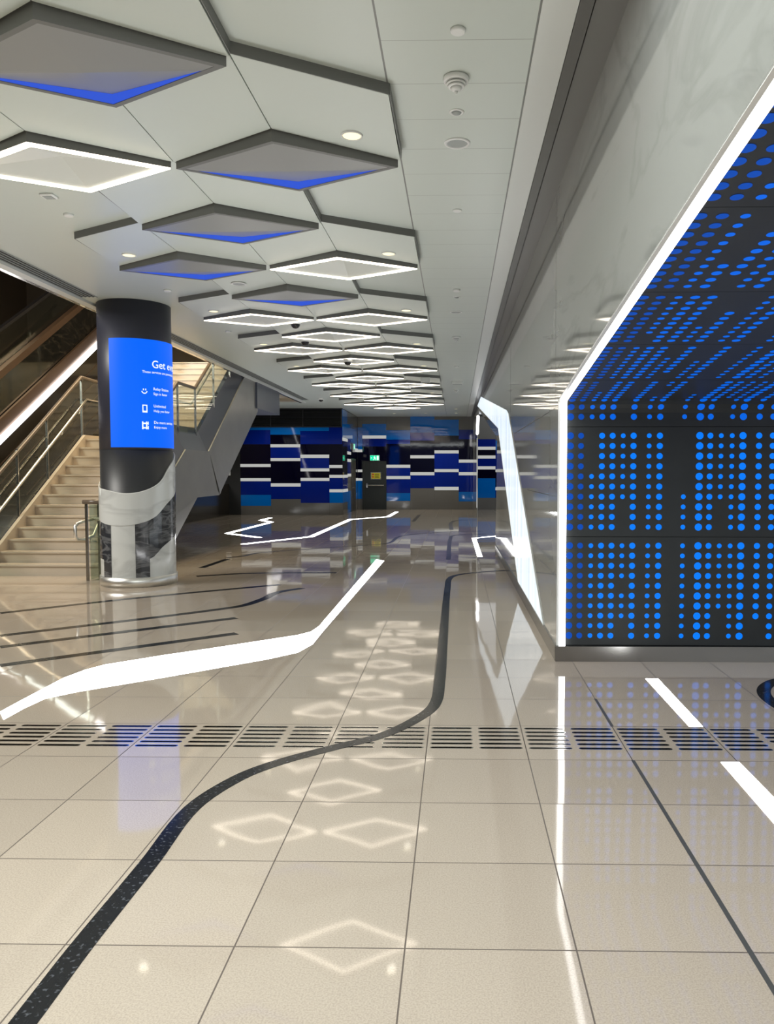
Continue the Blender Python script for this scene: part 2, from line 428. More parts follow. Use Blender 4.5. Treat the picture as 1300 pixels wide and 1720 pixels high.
INLAYS = [
 ('long black granite ribbon winding from the foreground across the drain to the right wall', 0.088,
  [(-1.31, 1.2), (-1.311, 2.238), (-1.318, 2.604), (-1.311, 3.204), (-1.312, 3.75), (-1.19, 4.128), (-1.02, 4.36), (-0.744, 4.603), (-0.477, 4.82), (-0.268, 5.156), (-0.160, 5.466), (-0.134, 6.011), (-0.132, 7.497), (-0.129, 11.248), (-0.093, 12.2), (0.079, 12.6), (0.53, 12.96), (0.83, 13.1)]),
 ('thin straight black floor line passing closest in front of the column', 0.12, [(-5.396, 8.996), (-4.204, 10.15), (-2.619, 11.38)]),
 ('black floor line in front of the column with a kink near its right end', 0.12, [(-4.651, 7.742), (-2.75, 9.45), (-2.547, 10.037), (-2.475, 10.65), (-2.214, 11.034)]),
 ('short straight black floor line just behind the big white light, upper of the two', 0.12, [(-4.35, 7.236), (-2.518, 8.751)]),
 ('straight black floor line nearest the big white floor light', 0.12, [(-3.935, 6.538), (-2.276, 7.904)]),
 ('thin bent black floor line to the right of the column base', 0.12, [(-4.163, 12.271), (-3.402, 12.651), (-1.992, 12.754)]),
 ('short slanting black floor line right behind the column', 0.12, [(-4.442, 13.346), (-4.395, 14.734)]),
 ('long dark floor line stepping across the far floor to the right wall', 0.09, [(-4.48, 14.94), (-4.244, 15.265), (-4.037, 15.954), (-1.749, 17.861), (-1.567, 18.321), (-1.417, 20.217), (-0.445, 21.441), (0.70, 21.85)]),
 ('navy hooked floor line beyond the end of the long black ribbon', 0.09, [(-0.158, 14.714), (-0.151, 19.687), (-0.015, 20.435), (0.78, 20.846)]),
 ('far small hooked dark floor line below the blue end wall', 0.12, [(-0.151, 22.4), (-0.176, 25.493), (0.062, 26.759), (0.688, 27.106)]),
 ('tiny slanting dark floor line before the black door', 0.12, [(-1.465, 26.084), (-1.457, 30.078)]),
 ('black curl of granite at the right edge below the dotted wall', 0.10, [(2.9, 6.26), (2.708, 6.241), (2.527, 6.148), (2.36, 5.925), (2.29, 5.658), (2.33, 5.3), (2.5, 5.09)]),
]
for i, (lab, w, pts) in enumerate(INLAYS):
    tag(ribbon(MB(), pts, w, 0.0, 0.0014 if i else 0.0018).build('floor_inlay', M['granite']), lab, 'floor inlay', 'black granite lines in the floor')

# white light strips set flush in the floor
def floor_light(pts_poly, label):
    mb = MB(); mb.prism([(x, y, 0.0) for x, y in pts_poly], (0, 0, 0.002))
    tag(mb.build('floor_light', M['floor_led']), label, 'floor light', 'white light strips in the floor')
up = [(-3.174, 5.256), (-3.179, 5.523), (-3.181, 6.146), (-3.13, 6.40), (-3.047, 6.576), (-2.645, 6.955), (-2.341, 7.2), (-1.624, 7.829), (-1.52, 8.0), (-1.486, 8.3), (-1.49, 8.628), (-1.53, 14.688)]
lo = [(-3.052, 5.092), (-3.054, 5.34), (-3.03, 5.58), (-2.878, 5.76), (-2.36, 6.198), (-1.683, 6.816), (-1.469, 7.071), (-1.395, 7.421), (-1.40, 7.98), (-1.364, 14.493)]
floor_light(up[::-1] + lo, 'big bent white light band in the floor before the column')
def light_path(pts, w, label):
    mb = MB(); ribbon(mb, pts, w, 0.0, 0.002, smooth=False)
    tag(mb.build('floor_light', M['floor_led']), label, 'floor light', 'white light strips in the floor')
light_path([(-4.945, 17.8), (-3.76, 19.9), (-3.74, 27.2), (-2.56, 28.852), (-2.51, 32.306)], 0.15, 'stepped thin white floor light leading to the black door')
light_path([(-5.014, 19.594), (-6.228, 20.913), (-6.167, 25.682), (-6.766, 26.628), (-6.771, 28.019)], 0.15, 'arrow shaped white floor light before the left blue wall')
light_path([(0.459, 15.247), (0.436, 19.521), (1.035, 20.2), (1.153, 17.625)], 0.10, 'hooked white floor light running into the opening of the right wall')
floor_light([(1.526, 6.22), (1.626, 6.22), (1.615, 5.04), (1.526, 5.04)], 'white floor light between the drain and the dotted wall')
floor_light([(1.52, 4.41), (1.625, 4.41), (1.63, 3.1), (1.50, 3.1)], 'white floor light in front of the drain at the right edge')

# ------------------------------------------------------------------ ceiling
VX = -5.40                                            # edge of the stair void
c = MB()
c.box(VX, 0.64, -4, 34.5, CZ, CZ + 0.18)
c.box(-13, VX, 27.3, 34.5, CZ, CZ + 0.18)
ceiling = struct(c.build('ceiling', M['ceiling']), 'white metal panel ceiling', 'ceiling')
HX, HY = 0.87, 0.496
def rh(cx, cy, s=1.0, gx=0.0): return [(cx, cy - HY * s + gx * 0.5), (cx + HX * s - gx, cy), (cx, cy + HY * s - gx * 0.5), (cx - HX * s + gx, cy)]
PAIR = [6.03 + 2.975 * k for k in range(8)]
SINGLE = [4.54 + 2.975 * k for k in range(9)]
PZ = CZ - 0.07                                        # level of the dropped plates
def plate(cx, cy, side):
    pts = [(cx, cy - 1.5), (cx + side * HX, cy - 1.0), (cx + side * HX, cy), (cx, cy - 0.5)]
    g = 0.004
    P = [Vector((p[0] + side * g * (1 if i in (0, 3) else -1), p[1], PZ + (0, 0, -0.012, 0.014)[i])) for i, p in enumerate(pts)]
    mb = MB()
    vs = P + [Vector((p.x, p.y, CZ)) for p in P]
    fs = [(0, 1, 3), (1, 2, 3), (4, 5, 6, 7), (0, 1, 5, 4), (1, 2, 6, 5), (2, 3, 7, 6), (3, 0, 4, 7)]
    mb.add(vs, fs)
    o = mb.build('faceted_panel', M['plate'], ceiling)
    # dark shadow-gap edge trim along the near edge
    return o
allc = [(-1.30, y) for y in PAIR] + [(-3.04, y) for y in PAIR] + [(-2.17, y) for y in SINGLE]
for cx, cy in allc:
    for s in (-1, 1): plate(cx, cy, s)
# edge trims: only the outer near edges and outer sides stand free of other pieces
for y in PAIR:
    for cx, s in ((-1.30, 1), (-3.04, -1)):
        a = Vector((cx, y - 1.504, 0)); b = Vector((cx + s * HX, y - 1.004, 0)); d = Vector((cx + s * (HX + 0.004), y - 0.01, 0))
        MB().prism([(a.x, a.y, PZ), (b.x, b.y, PZ), (b.x, b.y, CZ), (a.x, a.y, CZ)], (0, -0.006, 0)).prism([(b.x, b.y, PZ), (d.x, d.y, PZ), (d.x, d.y, CZ), (b.x, b.y, CZ)], (s * 0.006, 0, 0)).build('panel_edge', M['fascia'], ceiling)
for y in SINGLE:
    for s in (-1, 1):
        x = -2.17 + s * (HX + 0.002)
        MB().box(min(x, x + s * 0.006), max(x, x + s * 0.006), y - 1.0, y - 0.02, PZ, CZ).build('panel_edge', M['fascia'], ceiling)

DZ = CZ - 0.136                                        # bottom of the diamond frames
def scaled(cx, cy, w): return 1 - w / 0.431
def diamond_bright(cx, cy, label):
    t = thing('diamond_light', label, 'ceiling light', (cx, cy, CZ), 'diamond frames on the ceiling')
    o_ = rh(cx, cy, 1.0, 0.02); si = scaled(cx, cy, 0.052); i_ = rh(cx, cy, si, 0.02)
    MB().ring(o_, rh(cx, cy, 0.97, 0.02), DZ + 0.012, CZ).build('frame', M['fascia'], t)
    MB().ring(rh(cx, cy, 0.995, 0.02), i_, DZ, DZ + 0.011).build('light_strip', M['warm_led'], t)
    mb = MB(); vs = [(*p, DZ + 0.011) for p in i_] + [(cx, cy, DZ + 0.105)]
    mb.add(vs, [(0, 1, 4), (1, 2, 4), (2, 3, 4), (3, 0, 4)]); mb.build('faceted_panel', M['diamond_white'], t)
def diamond_dark(cx, cy, label):
    t = thing('diamond_light', label, 'ceiling light', (cx, cy, CZ), 'diamond frames on the ceiling')
    o_ = rh(cx, cy, 1.0, 0.02); i_ = rh(cx, cy, scaled(cx, cy, 0.035), 0.02)
    MB().ring(o_, i_, DZ, CZ).build('frame', M['fascia'], t)
    n, r, fr, l = [Vector((*p, DZ + 0.002)) for p in i_]
    rr = n.lerp(r, 1.0).lerp(fr, 0.10); ll = l.lerp(fr, 0.10)
    up_ = Vector((fr.x, fr.y - 0.01, DZ + 0.060))
    cc = Vector((cx, cy + 0.03, DZ - 0.012))
    mb = MB(); mb.add([n, r, rr, up_, ll, l, cc], [(0, 1, 6), (1, 2, 6), (2, 3, 6), (3, 4, 6), (4, 5, 6), (5, 0, 6)]); mb.build('folded_panel', M['diamond_grey'], t)
    e = Vector((0, -0.004, 0))
    mb = MB(); mb.add([rr + e, fr + e, up_ + e, ll + e], [(0, 1, 2), (3, 2, 1)]); mb.build('blue_light', M['blue_cove'], t)
nb = 0
for i, y in enumerate(PAIR):
    if i == 0:
        diamond_dark(-1.30, y, 'grey blue-lit diamond ceiling panel nearest in the right-hand row')
    else:
        diamond_bright(-1.30, y, 'white-edged diamond ceiling light, %s in the right-hand row' % ORD[i - 1])
    if i == 1:
        diamond_dark(-3.04, y, 'grey blue-lit diamond ceiling panel standing above the column, in the left row')
    else:
        diamond_bright(-3.04, y, 'white-edged diamond ceiling light, %s in the left-hand row' % ORD[i if i == 0 else i - 1])
for i, y in enumerate(SINGLE):
    if i < 3: diamond_dark(-2.17, y, 'grey blue-lit diamond ceiling panel, %s in the middle row' % ORD[i])
    else: diamond_bright(-2.17, y, 'white-edged diamond ceiling light, %s in the middle row' % ORD[i - 3])

# downlights in the faceted panels
def downlight(x, y, z, label, power=0.7):
    t = thing('downlight', label, 'downlight', (x, y, z), 'round downlights in the ceiling')
    MB().lathe([(0.078, z + 0.02), (0.078, z - 0.004), (0.068, z - 0.006), (0.066, z + 0.02)], x, y, 28).build('trim_ring', M['white_plastic'], t, True)
    MB().lathe([(0.064, z + 0.012), (0.064, z - 0.001)], x, y, 28).build('lamp', M['downlight'], t)
    l = bpy.data.lights.new('downlight_beam', 'SPOT'); l.energy = power; l.color = (1, 0.93, 0.80); l.spot_size = math.radians(150); l.spot_blend = 0.6; l.shadow_soft_size = 0.05
    o = bpy.data.objects.new('downlight_beam', l); o.location = (0, 0, -0.03); o.parent = t; COL.objects.link(o)
for i, y in enumerate(PAIR): downlight(-0.745, y - 0.42, PZ - 0.006, 'warm round downlight, %s along the right-hand diamonds' % ORD[i])
for i, y in enumerate(PAIR[1:5]): downlight(-3.6, y - 0.42, PZ - 0.006, 'round downlight, %s along the left-hand diamonds' % ORD[i])
downlight(-2.61, 32.6, CZ, 'small downlight before the black door', 90)
downlight(-1.3, 32.6, CZ, 'small downlight above the end wall right of the door', 90)
downlight(-6.5, 28.3, CZ, 'downlight beside the stair bulkhead near the louvre', 90)
downlight(-0.03, 30.4, CZ, 'first small downlight on the plain strip near the end wall')
downlight(-0.03, 32.5, CZ, 'last small downlight on the plain strip, against the end wall', 90)

# small fittings on the ceiling
def disc_fitting(x, y, r, h, label):
    MB_ = MB().lathe([(r, CZ), (r, CZ - h * 0.7), (r * 0.85, CZ - h)], x, y, 28)
    tag(MB_.build('ceiling_sensor', M['white_plastic'], None, True), label, 'sensor', 'round ceiling sensors')
disc_fitting(0.004, 4.436, 0.042, 0.02, 'plain white round sensor nearest the camera on the ceiling strip')
disc_fitting(0.003, 7.414, 0.042, 0.012, 'plain white round sensor behind the nearest ceiling speaker')
disc_fitting(-0.003, 10.57, 0.05, 0.03, 'plain white round sensor third along the ceiling strip')
disc_fitting(-3.70, 7.46, 0.045, 0.02, 'small sensor on the ceiling beside the left white-edged diamond')
disc_fitting(-3.90, 10.53, 0.05, 0.025, 'small sensor on the ceiling right above the column top')
disc_fitting(-3.98, 13.59, 0.05, 0.025, 'small sensor on the ceiling left of the third diamond pair')
disc_fitting(-0.003, 18.15, 0.05, 0.03, 'plain white round sensor far along the ceiling strip')
def smoke(x, y, label):
    t = thing('smoke_detector', label, 'smoke detector', (x, y, CZ), 'smoke detectors on the ceiling strip')
    MB().lathe([(0.078, CZ), (0.082, CZ - 0.012), (0.076, CZ - 0.03), (0.066, CZ - 0.032)], x, y, 32).build('base', M['white_plastic'], t, True)
    mb = MB()
    for r, z in ((0.064, 0.040), (0.054, 0.054)): mb.lathe([(r, CZ - z), (r - 0.004, CZ - z - 0.008), (r - 0.02, CZ - z - 0.008)], x, y, 32)
    mb.lathe([(0.036, CZ - 0.064), (0.03, CZ - 0.078), (0.012, CZ - 0.084)], x, y, 24)
    mb.build('cage', M['white_plastic'], t, True)
    MB().lathe([(0.052, CZ - 0.03), (0.03, CZ - 0.068)], x, y, 24).build('chamber', M['black_plastic'], t, True)
    MB().lathe([(0.010, CZ - 0.082), (0.009, CZ - 0.098), (0.003, CZ - 0.102)], x, y, 12).build('sensor_tip', M['white_plastic'], t, True)
smoke(-0.006, 4.962, 'vented white smoke detector nearest the camera')
smoke(-0.01, 14.25, 'smoke detector halfway along the ceiling strip')
smoke(-0.02, 23.3, 'farthest smoke detector on the ceiling strip')
def eye(x, y, label):
    t = thing('motion_sensor', label, 'sensor', (x, y, CZ), 'recessed motion sensors')
    MB().lathe([(0.052, CZ + 0.002), (0.05, CZ - 0.006), (0.036, CZ - 0.008), (0.036, CZ + 0.002)], x, y, 28).build('rim', M['white_plastic'], t, True)
    MB().lathe([(0.034, CZ - 0.003), (0.026, CZ - 0.014), (0.008, CZ - 0.020)], x, y, 24).build('lens', M['grey_grille'], t, True)
eye(-0.003, 5.426, 'small round sensor with grey lens between smoke detector and speaker')
eye(-0.003, 11.03, 'far small round sensor with grey lens beside the third plain sensor')
def speaker(x, y, label, z=CZ):
    t = thing('ceiling_speaker', label, 'speaker', (x, y, z), 'round ceiling speakers')
    MB().lathe([(0.098, z + 0.002), (0.096, z - 0.008), (0.076, z - 0.010), (0.076, z + 0.002)], x, y, 36).build('rim', M['white_plastic'], t, True)
    MB().lathe([(0.075, z - 0.001), (0.075, z - 0.005)], x, y, 32).build('grille', M['grey_grille'], t)
speaker(0.002, 5.924, 'round ceiling speaker with grey grille nearest the camera')
speaker(-0.012, 12.05, 'far round ceiling speaker on the plain strip')
speaker(-2.76, 9.90, 'round ceiling speaker left of the third grey diamond', PZ - 0.004)
def dome(x, y, label, zc=CZ):
    t = thing('dome_camera', label, 'security camera', (x, y, zc), 'dome cameras under the ceiling')
    MB().lathe([(0.10, zc), (0.10, zc - 0.03), (0.085, zc - 0.055)], x, y, 28).build('housing', M['white_plastic'], t, True)
    MB().lathe([(0.072, zc - 0.05)] + [(0.072 * math.cos(a * PI / 12), zc - 0.055 - 0.065 * math.sin(a * PI / 12)) for a in range(1, 6)], x, y, 24).build('lens_dome', M['black_plastic'], t, True)
dome(-2.55, 12.35, 'white dome security camera just behind the third grey diamond', PZ)
dome(-2.72, 14.0, 'second white dome security camera, beyond the first pair of lights', PZ)
dome(-2.25, 16.1, 'third dome security camera among the lit diamonds', DZ)
dome(-4.52, 25.9, 'farthest dome security camera near the louvred wall')
def ebox(x, y, w, d, label, zt=CZ, h=0.06):
    t = thing('emergency_light', label, 'emergency light', (x, y, zt), 'white boxes under the ceiling')
    MB().box(x - w / 2, x + w / 2, y - d / 2, y + d / 2, zt - h, zt).build('housing', M['white_plastic'], t, bevel=0.008)
    MB().box(x - w / 2 + 0.02, x + w / 2 - 0.02, y - d / 2 + 0.02, y + d / 2 - 0.02, zt - h - 0.004, zt - h).build('diffuser', M['grey_grille'], t)
ebox(-0.79, 19.75, 0.24, 0.16, 'white box light hanging among the right-hand diamonds', PZ, 0.12)
ebox(0.013, 21.2, 0.30, 0.16, 'white box light far along the plain ceiling strip', CZ, 0.08)
ebox(-3.62, 6.95, 0.12, 0.12, 'small square sensor beside the left white-edged diamond', CZ, 0.02)

# linear grille and bright edge beside the stair void
def diffuser(y0, y1, label):
    t = thing('linear_diffuser', label, 'air grille', (VX + 0.28, y0, CZ), 'linear air grilles along the stair void')
    MB().box(VX + 0.14, VX + 0.36, y0, y1, CZ - 0.003, CZ - 0.001).build('slot', M['black'], t)
    for k in range(5):
        x = VX + 0.14 + 0.055 * k
        MB().box(x - 0.006, x + 0.006, y0, y1, CZ - 0.012, CZ - 0.003).build('blade', M['grey_grille'], t)
diffuser(6.5, 10.92, 'black slotted air grille left of the column top')
diffuser(12.4, 26.5, 'black slotted air grille beyond the column, over the stair')
struct(MB().box(VX - 0.10, VX, -4, 27.3, CZ - 0.03, CZ + 0.5).build('trim_3', M['bright_steel']), 'shiny steel edge of the ceiling along the stair void', 'trim')
struct(MB().box(VX - 0.02, VX + 0.11, -4, 27.3, CZ - 0.035, CZ - 0.002).build('trim_4', M['cove']), 'white rim of the ceiling along the stair void', 'trim')

# stepped channel where the ceiling meets the right wall
def strip(name, x0, x1, z0, z1, mat, label):
    y1 = 34.5
    mb = MB(); mb.prism([(x0, -4, z0), (x1 if x1 else wall_x(-4), -4, z0), (x1 if x1 else wall_x(y1), y1, z0), (x0, y1, z0)], (0, 0, z1 - z0))
    struct(mb.build(name, mat), label, 'trim')
struct(MB().box(0.445, 0.635, -4, 34.4, CZ - 0.012, CZ - 0.001).build('trim_5', M['cove']), 'smooth white ceiling strip beside the channel', 'trim')
strip('trim_6', 0.64, 0.715, CZ - 0.012, CZ + 0.1, M['channel'], 'dark grey metal channel between ceiling and right wall')
strip('trim_7', 0.715, 0.725, CZ + 0.06, CZ + 0.1, M['black'], 'black gap in the ceiling channel')
strip('trim_8', 0.725, None, CZ + 0.005, CZ + 0.1, M['channel_mid'], 'grey metal channel touching the right wall')

# ------------------------------------------------------------------ right wall: polished marble with two slanted portals
def wpt(y, z, off=0.0): return (wall_x(y) + off, y, z)
def wall_poly(pts, th, off=0.0): return MB().prism([wpt(y, z, off) for y, z in pts], (th, 0, 0))
EDGE = [(6.80, 0.0), (6.80, 2.292), (-4.0, 2.292 + 0.1214 * 10.8)]
outline = EDGE + [(-4, CZ + 0.1), (34.5, CZ + 0.1), (34.5, 0), (28.6, 0), (28.3, 3.05), (27.2, 3.72), (26.4, 3.736), (15.92, 2.369), (16.44, 0)]
wr = struct(wall_poly(outline, 0.022).build('wall_right', M['wall']), 'polished grey marble wall with slanted openings', 'wall')
for a, b in (((6.98, 2.30), (6.98, CZ)), ((12.3, 2.6), (12.3, CZ)), ((7.0, 2.235), (11.5, 2.235)), ((1.9, 3.0), (1.9, CZ)), ((6.85, 0.75), (8.2, 0.75)), ((6.85, 1.45), (9.5, 1.45))):
    d = 0.003
    if a[0] == b[0]: pts = [(a[0] - d, a[1]), (a[0] + d, a[1]), (a[0] + d, b[1]), (a[0] - d, b[1])]
    else: pts = [(a[0], a[1] - d), (b[0], a[1] - d), (b[0], a[1] + d), (a[0], a[1] + d)]
    MB().prism([wpt(y, z, -0.0008) for y, z in pts], (0.001, 0, 0)).build('panel_joint', M['joint'], wr)
# pale stone lip around the near portal
lip = MB()
lip.prism([wpt(6.795, 0.14, 0.0), wpt(6.795, 2.285, 0.0), wpt(6.795, 2.285, 0.022), wpt(6.795, 0.14, 0.022)], (0, -0.004, 0))
lip.prism([wpt(6.795, 2.284, 0.0), wpt(-3.9, 2.284 + 0.1214 * 10.695, 0.0), wpt(-3.9, 2.284 + 0.1214 * 10.695, 0.022), wpt(6.795, 2.284, 0.022)], (0, 0, -0.004))
lip.build('stone_lip', M['lip'], wr)
# steel baseboard of the wall
struct(MB().prism([wpt(6.8, 0, -0.012), wpt(16.2, 0, -0.012), wpt(16.2, 0, 0.0), wpt(6.8, 0, 0.0)], (0, 0, 0.135)).build('baseboard_right', M['steel']), 'brushed steel baseboard along the marble wall', 'baseboard')
# backlit lightning-shaped band
t = thing('backlit_wall_band', 'tall white glowing zigzag band set in the marble wall', 'light panel', wpt(8, 0.14))
LUM = [(7.723, 0.137), (10.705, 0.146), (15.521, 2.535), (28.278, 4.054), (24.818, 4.063), (13.05, 2.70), (12.648, 2.61)]
MB().prism([wpt(y, z, -0.004) for y, z in LUM], (0.005, 0, 0)).build('glowing_panel', M['backlit'], t)
eb = MB()
for i in range(len(LUM)):
    a, b = LUM[i], LUM[(i + 1) % len(LUM)]
    eb.tube([wpt(*a, -0.004), wpt(*b, -0.004)], 0.005, 6)
eb.build('edge_trim', M['lip'], t)
# light along the edge of the near portal
t = thing('portal_light_strip', 'thick white light strip framing the dotted alcove', 'light strip', (0.92, 6.8, 0.14))
MB().box(0.905, 0.957, 6.785, 6.82, 0.137, 2.30).build('upright', M['white_led'], t)
a0 = (6.82, 2.278); a1 = (-3.9, 2.278 + 0.1214 * 10.72)
MB().prism([wpt(a0[0], a0[1], 0.024), wpt(a0[0], a0[1], 0.076), wpt(a0[0], a0[1] + 0.055, 0.076), wpt(a0[0], a0[1] + 0.055, 0.024)], (wall_x(a1[0]) - wall_x(a0[0]), a1[0] - a0[0], a1[1] - a0[1])).build('sloping_run', M['white_led'], t)
# thin light at the far jamb of the second portal
t = thing('jamb_light_strip', 'thin white light strip on the far jamb of the second wall opening', 'light strip', wpt(28.3, 0.1))
MB().tube([wpt(27.35, 3.62, -0.01), wpt(28.2, 3.05, -0.01)], 0.05, 6).build('slanted_tube', M['white_led'], t)
MB().tube([wpt(28.4, 2.9, -0.005), wpt(28.55, 0.35, -0.005)], 0.018, 6).build('upright_tube', M['w'], t)

# ------------------------------------------------------------------ dotted alcove
XA0, XA1 = 0.957, 3.6
YA = 6.825
SL = 0.1214
prof = [(YA, 0.135), (YA, 2.165)]
R = 0.13; th = math.atan(SL)
for k in range(1, 9):
    a = (PI / 2 - th) * k / 8
    prof.append((YA - R * (1 - math.cos(a)), 2.165 + R * math.sin(a)))
py, pz = prof[-1]
prof.append((-3.9, pz + SL * (py + 3.9)))
def along(s):
    for i in range(len(prof) - 1):
        (y0, z0), (y1, z1) = prof[i], prof[i + 1]
        l = math.hypot(y1 - y0, z1 - z0)
        if s <= l or i == len(prof) - 2:
            k = s / l; ty, tz = (y1 - y0) / l, (z1 - z0) / l
            return y0 + (y1 - y0) * k, z0 + (z1 - z0) * k, ty, tz
        s -= l
total = sum(math.hypot(prof[i + 1][0] - prof[i][0], prof[i + 1][1] - prof[i][1]) for i in range(len(prof) - 1))
CU = [958.9, 976.7, 995.1, 1012.4, 1030.2, 1048, 1065.6, 1092, 1110, 1151, 1177.3, 1195, 1213.3, 1231.7, 1249.8, 1277, 1300]
CR = [.030, .026, .021, .026, .026, .021, .027, .021, .027, .021, .032, .026, .021, .021, .031, .027, .026]
COLS = [(0.994 + (u - 958.9) / 341.1 * 1.754, r, i < 2) for i, (u, r) in enumerate(zip(CU, CR))]
COLS += [(x + 1.86, r, False) for (x, r, d) in COLS[:8]]
PL = 0.963
MISS = {0: {5: {0, 1, 5}, 12: {0, 1, 2}, 15: {0, 1}}, 1: {2: {6, 7, 8, 9}, 5: {0, 1, 2}, 9: {4, 5, 6, 7, 8, 9}, 12: {0, 1, 2}}, 2: {5: set(range(10)), 12: {0, 1, 2}, 2: {6, 7, 8, 9}, 9: {5, 6, 7, 8, 9}, 7: {4, 5, 6, 7}, **{c: set() for c in (0, 1, 3, 4, 6, 8, 10, 11, 13, 14, 15, 16)}}}
alc = bpy.data.objects.new('wall_alcove', None); COL.objects.link(alc); alc.location = (XA0, YA, 0)
struct(alc, 'charcoal alcove wall with columns of bright blue dots', 'wall')
MB().box(XA0, XA1, YA + 0.03, YA + 0.15, 0.0, 2.6).build('backing', M['black'], alc)
sofa = bpy.data.objects.new('ceiling_alcove', None); COL.objects.link(sofa); sofa.location = (XA0, 3.0, 2.7)
struct(sofa, 'charcoal sloping alcove soffit with rows of blue dots', 'ceiling')
npan = int(total / PL)
MB().prism([(XA0, YA + 0.15, 2.6), (XA0, -3.9, 2.6 + SL * 10.73), (XA0, -3.9, 2.75 + SL * 10.73), (XA0, YA + 0.15, 2.75)], (XA1 - XA0, 0, 0)).build('backing', M['black'], sofa)
for p in range(npan + 1):
    s0, s1 = p * PL + 0.002, min((p + 1) * PL - 0.002, total)
    if s1 - s0 < 0.2: continue
    cuts = [s0] + [s0 + (s1 - s0) * k / 24 for k in range(1, 24)] + [s1]
    vs, fs = [], []
    for s in cuts:
        y, z, ty, tz = along(s); ny, nz = -tz, ty        # towards the hall
        for (xx, d) in ((XA0, 0), (XA1, 0), (XA1, 0.02), (XA0, 0.02)): vs.append((xx, y - ny * d, z - nz * d))
    for i in range(len(cuts) - 1):
        for k in range(4): fs.append((4 * i + k, 4 * i + (k + 1) % 4, 4 * i + 4 + (k + 1) % 4, 4 * i + 4 + k))
    fs += [(0, 1, 2, 3), tuple(4 * (len(cuts) - 1) + k for k in range(4))]
    panel = MB().add(vs, fs).build('perforated_panel', M['perf'], alc if p < 3 else sofa)
    rnd = random.Random(p * 13 + 5)
    dots = {False: MB(), True: MB()}
    for ci, (cx, r, dim) in enumerate(COLS):
        miss = MISS.get(p, {}).get(ci)
        if miss is None:
            miss = set()
            if p >= 2 and ci > 1 and rnd.random() < 0.30:
                n_ = rnd.choice((2, 3, 4, 6)); st = rnd.choice((0, 10 - n_)); miss = set(range(st, st + n_))
            if p < 2 and ci > 16 and rnd.random() < 0.4: miss = set(range(0, 3))
        for k in range(10):
            if k in miss: continue
            s = s0 + 0.085 + 0.0887 * k
            if s > s1 - 0.03: continue
            if p == 0 and False: continue
            pts = []
            for q in range(20):
                a = 2 * PI * q / 20
                y, z, ty, tz = along(s + r * math.sin(a))
                pts.append((cx + r * math.cos(a), y - tz * 0.002, z + ty * 0.002))
            dots[dim].add(pts, [tuple(range(20))])
    for dim in (False, True):
        if dots[dim].v:
            d = dots[dim].build('blue_dots', M['dot_dim' if dim else ('dot' if p < 2 else 'dot_top')], panel)
            d['label'] = 'dimmer blue glowing dots' if dim else 'bright blue glowing dots'
struct(MB().box(0.87, XA1, 6.775, 6.86, 0.0, 0.134).build('baseboard_alcove', M['steel']), 'brushed steel baseboard under the dotted alcove wall', 'baseboard')

# ------------------------------------------------------------------ blue glass end walls
LW = [(-8.39, -7.21, [('l', 3.29, 3.39), ('r', 2.74, 3.29), ('k', 1.98, 2.74), ('w', 1.86, 1.98), ('k', 1.43, 1.86), ('w', 1.31, 1.43), ('r', 0.78, 1.31), ('l', 0.35, 0.78), ('s', 0.0, 0.35)]), (-7.21, -6.05, [('l', 3.11, 3.39), ('k', 2.74, 3.11), ('w', 2.62, 2.74), ('r', 2.21, 2.62), ('w', 2.09, 2.21), ('k', 1.23, 2.09), ('w', 1.1, 1.23), ('r', 0.62, 1.1), ('s', 0.0, 0.62)]), (-6.05, -4.93, [('l', 3.25, 3.39), ('r', 2.74, 3.25), ('k', 2.34, 2.74), ('w', 2.21, 2.34), ('r', 1.81, 2.21), ('w', 1.69, 1.81), ('k', 1.44, 1.69), ('w', 1.32, 1.44), ('r', 0.47, 1.32), ('s', 0.0, 0.47)]), (-4.93, -4.42, [('r', 2.74, 3.39), ('k', 1.94, 2.74), ('w', 1.82, 1.94), ('k', 1.56, 1.82), ('w', 1.44, 1.56), ('r', 1.0, 1.44), ('w', 0.88, 1.0), ('l', 0.47, 0.88), ('s', 0.0, 0.47)])]
